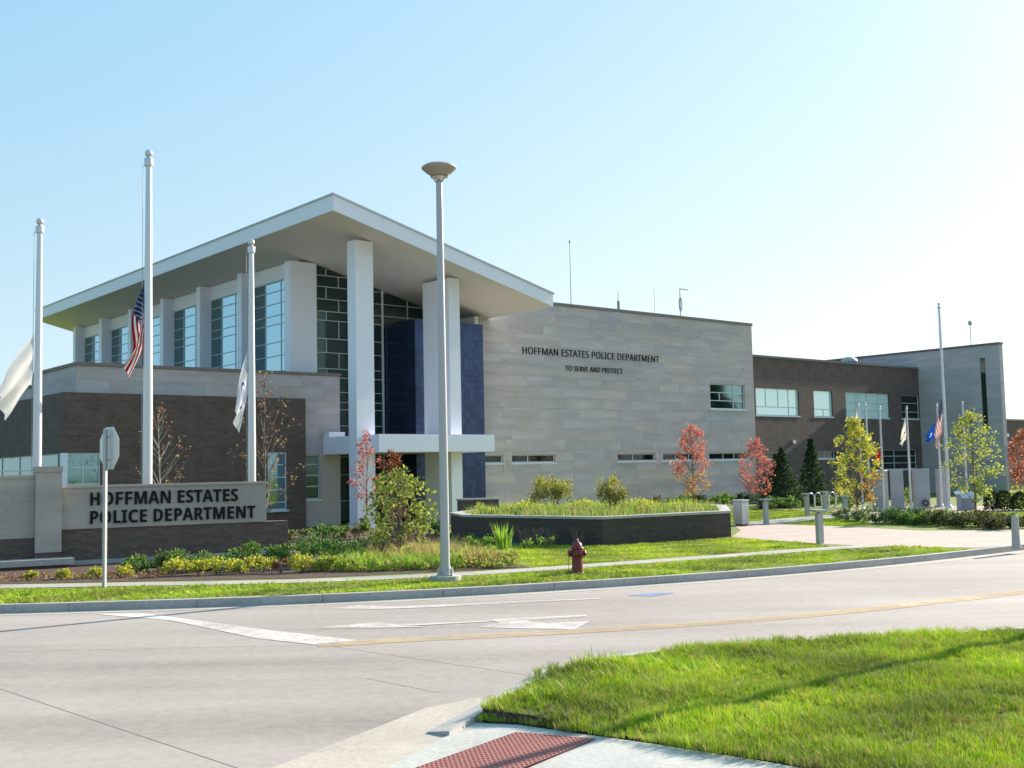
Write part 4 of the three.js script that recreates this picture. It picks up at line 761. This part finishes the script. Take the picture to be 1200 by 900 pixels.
// planter: two clipped shrubs, low yellow plants, fringe of grass
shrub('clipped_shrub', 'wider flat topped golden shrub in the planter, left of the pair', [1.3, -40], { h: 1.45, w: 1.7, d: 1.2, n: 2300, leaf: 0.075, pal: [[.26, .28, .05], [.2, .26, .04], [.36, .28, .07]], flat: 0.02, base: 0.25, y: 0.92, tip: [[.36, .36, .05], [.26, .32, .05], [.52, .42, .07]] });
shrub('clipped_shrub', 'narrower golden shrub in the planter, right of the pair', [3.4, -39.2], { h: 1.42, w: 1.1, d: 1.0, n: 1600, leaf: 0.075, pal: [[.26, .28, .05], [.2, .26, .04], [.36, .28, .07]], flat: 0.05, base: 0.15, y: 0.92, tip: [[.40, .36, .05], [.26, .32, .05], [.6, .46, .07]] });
function scatter(poly, n, fn) { const xs = poly.map(p => p[0]), zs = poly.map(p => p[1]), x0 = Math.min(...xs), x1 = Math.max(...xs), z0 = Math.min(...zs), z1 = Math.max(...zs); let k = 0, guard = 0; while (k < n && guard++ < n * 40) { const x = rr(x0, x1), z = rr(z0, z1); if (inside(poly, x, z)) { fn(x, z); k++; } } }
function inside(poly, x, z) { let c = false; for (let i = 0, j = poly.length - 1; i < poly.length; j = i++) { const [xi, zi] = poly[i], [xj, zj] = poly[j]; if ((zi > z) !== (zj > z) && x < (xj - xi) * (z - zi) / (zj - zi) + xi) c = !c; } return c; }
function instTufts(name, label, category, poly, n, geos, y, s0, s1, cols, parent = scene, reject = () => false) {
  const per = Math.ceil(n / geos.length), q = new THREE.Quaternion(), e = new THREE.Euler(), m4 = new THREE.Matrix4(), sc = V3(), ps = V3(), kc = new THREE.Color();
  geos.forEach((g) => {
    const im = new THREE.InstancedMesh(g, bladeMat, per); let k = 0;
    scatter(poly, per, (x, z) => { const hide = reject(x, z), s = hide ? 0.001 : rr(s0, s1) * (0.82 + 0.34 * Math.sin(x * 2.3 + 1.7 * Math.sin(z * 1.9)) * Math.sin(z * 2.7 + 1.3 * Math.sin(x * 3.1))); e.set(gauss() * 0.08, rnd() * 6.283, gauss() * 0.08); m4.compose(ps.set(x, hide ? -0.5 : (typeof y === 'function' ? y(x, z) : y), z), q.setFromEuler(e), sc.set(s, s * rr(0.75, 1.25), s)); im.setMatrixAt(k, m4); const c = pick(cols), b = rr(0.75, 1.25), pt = 0.85 + 0.3 * Math.sin(x * 1.7 + 2 * Math.sin(z * 1.1)) * Math.sin(z * 1.3); kc.setRGB(c[0] * b * pt, c[1] * b * pt, c[2] * b); im.setColorAt(k, kc); k++; });
    im.name = numbered(name); im.castShadow = im.receiveShadow = true; parent.add(im); tag(im, label, category, null, 'stuff');
  });
}
{
  const fringe = [[2.4, -34.8], [6.8, -37.4], [7.5, -42.2], [6.2, -44.8], [-0.8, -44.4], [-1.9, -40.5], [-1.3, -38.0]], parts = [];
  scatter(fringe, 420, (x, z) => { const g = bladesGeo(18, rr(0.28, 0.55), 0.018, 0.18, 0.6, z < -41.5 ? [...PAL.fresh, ...PAL.gold] : [...PAL.straw, ...PAL.green, ...PAL.fresh]); g.translate(x, 0.9, z); parts.push(g); });
  tag(mesh('planter_grass', parts, leafMat), 'mixed straw and green grasses filling the raised brick planter', 'ground cover', null, 'stuff');
  const lv = [];
  for (let i = 0; i < 3600; i++) { const x = rr(-1.4, 6.2), z = -41.4 + 0.9 * gauss() - 0.05 * x; lv.push([x, 0.92 + rr(0.05, 0.46) * (0.6 + 0.4 * Math.sin(x * 3.1)), z, rr(0.06, 0.12), tone([...PAL.gold, ...PAL.fresh])]); }
  tag(mesh('yellow_groundcover', leavesGeo(lv), leafMat), 'band of yellow leaved plants along the back of the planter', 'ground cover', null, 'stuff');
}
// mulch bed: row of gold plants, evergreen row, grasses and perennials
{
  const gg = 'gold shrubs in the mulch bed', gl = 'low gold leaved shrub in the row along the front of the sign wall bed';
  for (const [x, z, s] of [[-8.15, -27.0, 1], [-7.65, -27.1, .9], [-7.15, -27.15, 1.05], [-6.6, -27.2, .95], [-6.15, -27.35, 1], [-5.15, -27.2, 1], [-4.6, -27.35, 1.05], [-9.3, -26.9, .7], [-10.0, -26.8, .6], [-10.7, -26.8, .6], [-11.5, -26.8, .5], [-3.5, -28.1, 1.0], [-8.0, -27.7, .8], [-6.85, -27.8, .8], [-5.4, -28.2, .9]]) shrub('gold_shrub', gl, [x, z], { h: 0.52 * s, w: 0.7 * s, n: 360, leaf: 0.065, pal: [...PAL.gold, [.4, .46, .05], [.3, .42, .05]], group: gg });
  shrub('rust_shrub', 'small rust coloured shrub among the gold shrubs in front of the sign wall', [-5.65, -27.2], { h: 0.5, w: 0.42, n: 200, leaf: 0.06, pal: [[.32, .14, .06], [.25, .12, .05]] });
  shrub('dark_shrub', 'round dark shrub just right of the stop sign post, at the row start', [-8.75, -28.2], { h: 0.62, w: 0.8, n: 420, leaf: 0.06, pal: [...PAL.dark, ...PAL.green], tip: [[.22, .16, .04], [.1, .14, .03]] });
  const eg = 'evergreen shrubs at the foot of the sign wall', el = 'feathery green shrub at the foot of the sign wall behind the gold row';
  for (const [x, z, s] of [[-8.6, -28.3, 1], [-9.4, -28.2, .8], [-7.7, -28.4, .9], [-6.9, -28.9, 1.1], [-6.2, -29.3, .9], [-5.6, -29.7, 1.2], [-4.9, -30.2, 1], [-4.3, -29.6, 1.1]]) shrub('green_shrub', el, [x, z], { h: 0.66 * s, w: 1.15 * s, n: 640, leaf: 0.08, pal: [...PAL.green, [.12, .2, .04]], group: eg, up: 0.6 });
  const fg = 'fresh green grass tufts in the mulch bed', fl = 'fresh green arching grass tuft at the front of the mulch bed before the large bush';
  for (const [x, z, s] of [[-4.15, -27.6, 1], [-3.65, -27.55, 1.1], [-3.1, -27.4, 1], [-2.35, -27.55, 1.05], [-1.45, -27.6, 1.2], [-4.0, -28.6, 1.2], [-4.7, -27.7, .9], [-2.7, -27.95, 1.1], [-1.9, -28.0, 1.0]]) tuft('grass_tuft', fl, [x, z], { h: 0.52 * s, r: 0.24, n: 150, lean: 0.75, pal: PAL.fresh, group: fg });
  const pg = 'straw coloured grasses by the large bush', pl = 'straw and green ornamental grass beside the foot of the large bush';
  for (const [x, z, s] of [[-2.9, -28.9, 1], [-2.35, -29.4, 1.1], [-1.9, -28.7, 1.15], [-1.3, -28.6, 1.0], [-1.0, -28.0, .95], [-.6, -27.9, .8], [-2.6, -30.4, 1.1], [-1.75, -29.6, 1.1], [-3.6, -29.6, 1]]) tuft('straw_grass', pl, [x, z], { h: 0.72 * s, r: 0.27, n: 120, lean: 0.6, pal: [...PAL.straw, [.52, .30, .16], [.45, .24, .14], [.36, .46, .08]], group: pg });
  const sg = 'dark blue green perennials in the mulch bed', sl = 'dark blue green perennial clump between the sign wall and the large bush';
  for (const [x, z, s] of [[-5.2, -31.2, 1.2], [-4.7, -31.0, 1.1], [-4.2, -30.8, 1], [-3.9, -30.0, .9], [-5.5, -32.2, 1.4], [-4.6, -32.0, 1.2], [-3.5, -30.5, 1], [-4.4, -29.2, .9], [-6.0, -33.0, 1.4], [-3.9, -31.4, 1.2]]) shrub('perennial_clump', sl, [x, z], { h: 0.62 * s, w: 0.72 * s, n: 320, leaf: 0.085, pal: [[.08, .14, .07], [.12, .2, .07], [.2, .32, .06]], group: sg, up: 0.9, cat: 'perennial' });
  const gc = [];
  for (let i = 0; i < 12000; i++) { const x = rr(-5.0, 0.1), q = rnd(), z = (x < -4.6 ? -26.6 - 0.16 * (x + 8.4) : -26.9 - 0.05 * (x + 4.6)) - q * (x < -4.6 ? 2.4 : 3.6 - 0.55 * Math.abs(x + 2.6)); const hh = 0.07 + 0.30 * Math.pow(Math.abs(Math.sin(x * 2.1 + 1.3 * Math.sin(z * 2.7)) * Math.cos(z * 1.9 + x)), 0.7); if (Math.sin(x * 5.1 + z * 3.3) * Math.sin(z * 4.7 - x * 2.2) > 0.12) continue; gc.push([x, G + rr(0.02, hh), z, rr(0.05, 0.10), tone([[.3, .42, .05], [.4, .48, .06], [.22, .33, .05], [.46, .42, .1], [.42, .3, .14]]), 0.5]); }
  tag(mesh('groundcover', leavesGeo(gc), leafMat), 'low yellow green groundcover filling the mulch bed around the large bush', 'ground cover', null, 'stuff');
  const ll = []; for (let i = 0; i < 900; i++) { const x = rr(-13, -8.3), z = rr(-27.6, -26.2); ll.push([x, G + rr(0.01, 0.09), z, rr(0.04, 0.09), tone([[.3, .14, .09], [.34, .2, .1], [.2, .1, .06], [.3, .26, .08]])]); }
  tag(mesh('fallen_leaves', leavesGeo(ll), leafMat), 'scattered dry reddish plants and leaves on the mulch at the left', 'leaf litter', null, 'stuff');
}
// plants near the building and the planter foot
{
  const g1 = 'perennials along the building front', l1 = 'leafy green perennial clump in the bed at the foot of the building front left of the canopy';
  for (let i = 0; i < 13; i++) { const x = -9.4 + i * 0.62, z = -38.6 - 0.35 * i + rr(-0.6, 0.6) + (i > 7 ? (i - 7) * 0.4 : 0); shrub('perennial_clump', l1, [x, z], { h: rr(0.55, 0.95), w: rr(0.8, 1.2), n: 260, leaf: 0.11, pal: i % 3 ? [...PAL.green, [.14, .2, .05]] : [[.2, .2, .06], [.14, .14, .05], [.25, .22, .08]], group: g1, cat: 'perennial', up: 0.6 }); }
  const g2 = 'yellow flower clumps by the entrance', l2 = 'small yellow flowering clump in the bed beside the lamp post and planter end';
  for (const [x, z] of [[-2.0, -37.2], [-1.5, -36.8], [-0.6, -35.8], [-4.4, -37.4]]) shrub('yellow_flowers', l2, [x, z], { h: 0.55, w: 0.7, n: 180, leaf: 0.08, pal: PAL.green, tip: PAL.gold, group: g2, cat: 'flowers' });
  tuft('iris_clump', 'bright green sword leaved clump in front of the planter wall', [-0.35, -33.6], { h: 0.85, r: 0.22, n: 70, w: 0.04, lean: 0.3, pal: PAL.fresh, cat: 'perennial' });
  const g3 = 'low green plants at the planter foot', l3 = 'low green plant on the soil strip at the foot of the planter';
  for (const [x, z] of [[-1.1, -34.2], [-0.8, -34.0], [0.35, -33.9], [0.9, -33.8], [-1.5, -35.0]]) shrub('low_plant', l3, [x, z], { h: 0.45, w: 0.55, n: 130, leaf: 0.08, pal: [...PAL.green, ...PAL.fresh], group: g3, cat: 'perennial' });
  const g4 = 'dry grasses at the planter wall', l4 = 'pale dry feathery grass standing against the planter wall';
  for (const [x, z] of [[0.3, -35.2], [0.7, -35.0], [1.1, -34.75], [1.9, -34.3]]) tuft('dry_grass', l4, [x, z], { h: 0.62, r: 0.16, n: 60, w: 0.012, lean: 0.25, pal: [[.3, .22, .17], [.22, .17, .13]], group: g4 });
  const g5 = 'shrubs under the limestone wall', l5 = 'dark green rounded shrub at the foot of the limestone wall behind the planter end';
  for (let i = 0; i < 9; i++) { const p = toWorld(11.5 + i * 1.25, 0, 1.3 + rr(-0.3, 0.3)); shrub('wall_shrub', l5, [p.x, p.z], { h: rr(0.8, 1.15), w: 1.4, n: 330, leaf: 0.13, pal: i % 3 ? PAL.green : [...PAL.dark, [.12, .1, .04]], group: g5 }); }
  const g6 = 'shrubs at the foot of the brown brick wing', l6 = 'leafy shrub at the foot of the brown brick wing near the bike rack';
  for (const [x, z] of [[13.6, -59.5], [14.3, -58.6], [16.8, -60.5], [18.0, -60.6], [21.2, -61], [17.4, -58.8], [20.6, -59.4]]) shrub('wing_shrub', l6, [x, z], { h: rr(0.7, 1.3), w: 1.3, n: 320, leaf: 0.12, pal: [...PAL.green, [.14, .16, .05]], group: g6 });
  const l7 = 'low dark hedge plant in the strip between the plaza and memorial';
  for (let i = 0; i < 12; i++) { const q = i / 11; for (const o of [0, 1]) shrub('hedge_plant', l7, [14.6 + 1.9 * q + o * 0.75 + rr(-.15, .15), -43.6 + 5.3 * q - o * 0.55 + rr(-.2, .2)], { h: rr(0.55, 0.72), w: 1.15, n: 420, leaf: 0.095, pal: q > 0.4 ? [[.05, .075, .02], [.09, .11, .03], [.14, .13, .04]] : PAL.green, group: o ? 'front row of the plaza hedge' : 'back row of the plaza hedge' }); }
  const g8 = 'pale leaved rose bushes by the garden path', l8 = 'pale green rose bush at the left end of the hedge strip';
  for (const [x, z] of [[13.3, -45.6], [13.7, -44.7], [14.0, -43.9], [14.4, -43.2], [14.8, -44.4], [15.3, -43.3], [14.2, -45.6]]) shrub('rose_bush', l8, [x, z], { h: 0.68, w: 1.0, n: 330, leaf: 0.105, pal: [[.12, .17, .05], [.2, .25, .09], [.3, .33, .16]], group: g8 });
  const g9 = 'round dark boxwoods', l9 = 'round dark boxwood on the lawn right of the sloped plaque';
  for (const [x, z, s] of [[22.3, -52.6, 1.05], [22.75, -52.4, 1.1], [23.5, -52.4, 1], [24.3, -52.2, 1]]) shrub('boxwood', l9, [x, z], { h: 0.85 * s, w: 0.8, n: 1100, leaf: 0.085, pal: PAL.dark, group: g9, flat: 0.3, dome: true });
  const lv = []; for (let i = 0; i < 900; i++) { const x = rr(31, 47); lv.push([x, G + rr(0.05, 0.5), -78 - rr(0, 2.5) - (x - 31) * 0.2, rr(0.12, 0.25), tone(rnd() < 0.3 ? [[.6, .6, .5]] : [...PAL.fresh, ...PAL.gold])]); }
  tag(mesh('flower_border', leavesGeo(lv), leafMat), 'distant border of pale flowers at the foot of the far brick wing', 'flower border', null, 'stuff');
}
// lawns: short blades
{
  const cols = [[.39, .57, .025], [.46, .61, .03], [.29, .46, .022], [.52, .59, .045], [.56, .50, .12]];
  const white = [[1, 1, 1]];
  const near = [0, 1, 2].map(() => bladesGeo(11, 0.105, 0.0065, 0.05, 0.55, white));
  const P2 = [...offset(nearEdge, 0.15).slice(1).filter(p => p[0] < 8.4), [8.4, -16.2], [8.4, -4.5], [5.3, -5.8], [4.72, -6.3], [3.26, -7.93], [2.03, -9.0], [1.23, -9.64], [0.53, -10.41], [0.03, -10.96], [-0.41, -11.33]];
  instTufts('near_grass', 'bright green tufted grass of the near corner lawn', 'grass', P2, 42000, near, (x, z) => inside(nearPoly, x, z) ? G - 0.015 : rampH(x, z) + 0.02, 0.55, 1.3, cols);
  instTufts('tall_grass', 'taller coarse grass clumps along the road side of the near corner lawn', 'grass', [[-0.2, -11.6], [0.2, -13.1], [1.3, -14.2], [3.4, -14.9], [3.2, -13.6], [1.2, -12.2], [0.4, -11.4]], 700, [bladesGeo(7, 0.2, 0.011, 0.05, 0.7, white)], G - 0.015, 0.7, 1.15, cols);
  const far = [0, 1].map(() => bladesGeo(12, 0.075, 0.012, 0.09, 0.6, white));
  const verge = [...inner.filter(p => p[0] > -17 && p[0] < 12.4).map(p => [p[0], p[1] - 0.03]), [10.6, -31.4], ...curve2([[9.0, -30.85], [5.5, -28.9], [2.2, -27.02], [-0.87, -25.35], [-4.8, -24.36], [-9.2, -24.46], [-17, -24.6]], 30)];
  instTufts('verge_grass', 'strip of short green grass between the kerb and the pavement', 'grass', verge, 9000, far, G, 0.7, 1.3, cols);
  const lawn = [[0.5, -27.4], [2.2, -28.25], [5.5, -30.1], [8.9, -32.2], [8.7, -33.5], [7.1, -36.9], [2.7, -34.2], [1.2, -34.6], [-1.2, -35.2], [-2.5, -37.2], [-6.5, -38], [-6.4, -34.8], [-4.6, -32.6], [-3, -31.6], [-1.3, -29.6], [0.1, -28.3]];
  instTufts('front_lawn_grass', 'short bright green lawn between the pavement and the planter', 'grass', lawn, 12000, far, G, 0.6, 1.1, cols.map(c => [c[0] * 1.15, c[1] * 1.1, c[2]]));
  const small = [[8.9, -45.5], [12.6, -50.6], [15.4, -54.2], [14, -58.5], [12, -60.5], [9, -52]];
  instTufts('small_lawn_grass', 'small bright lawn under the red tree by the garden path', 'grass', small, 3500, far, G, 0.8, 1.3, cols);
  const hill = [[23.2, -50.5], [29, -55], [45, -78], [33, -79], [26, -60]];
  instTufts('slope_lawn_grass', 'bright lawn stretching back to the far brick wing', 'grass', hill, 7000, far, G, 1.6, 2.6, cols);
  const strip = [[14.5, -43.0], [19.5, -39.2], [24, -44.5], [22.5, -50], [18.5, -50.2], [15.8, -48]];
  instTufts('memorial_lawn_grass', 'bright lawn between the hedge and the memorial paving', 'grass', strip, 5000, far, G, 0.9, 1.5, cols);
  const small2 = [[10.6, -44.5], [12.4, -42.0], [13.9, -44.4], [13.4, -48.0]];
  instTufts('path_lawn_grass', 'thin wedge of lawn between the plaza and the garden path', 'grass', small2, 1500, far, G, 0.8, 1.3, cols);
}
labelRows();
renderer.render(scene, camera);
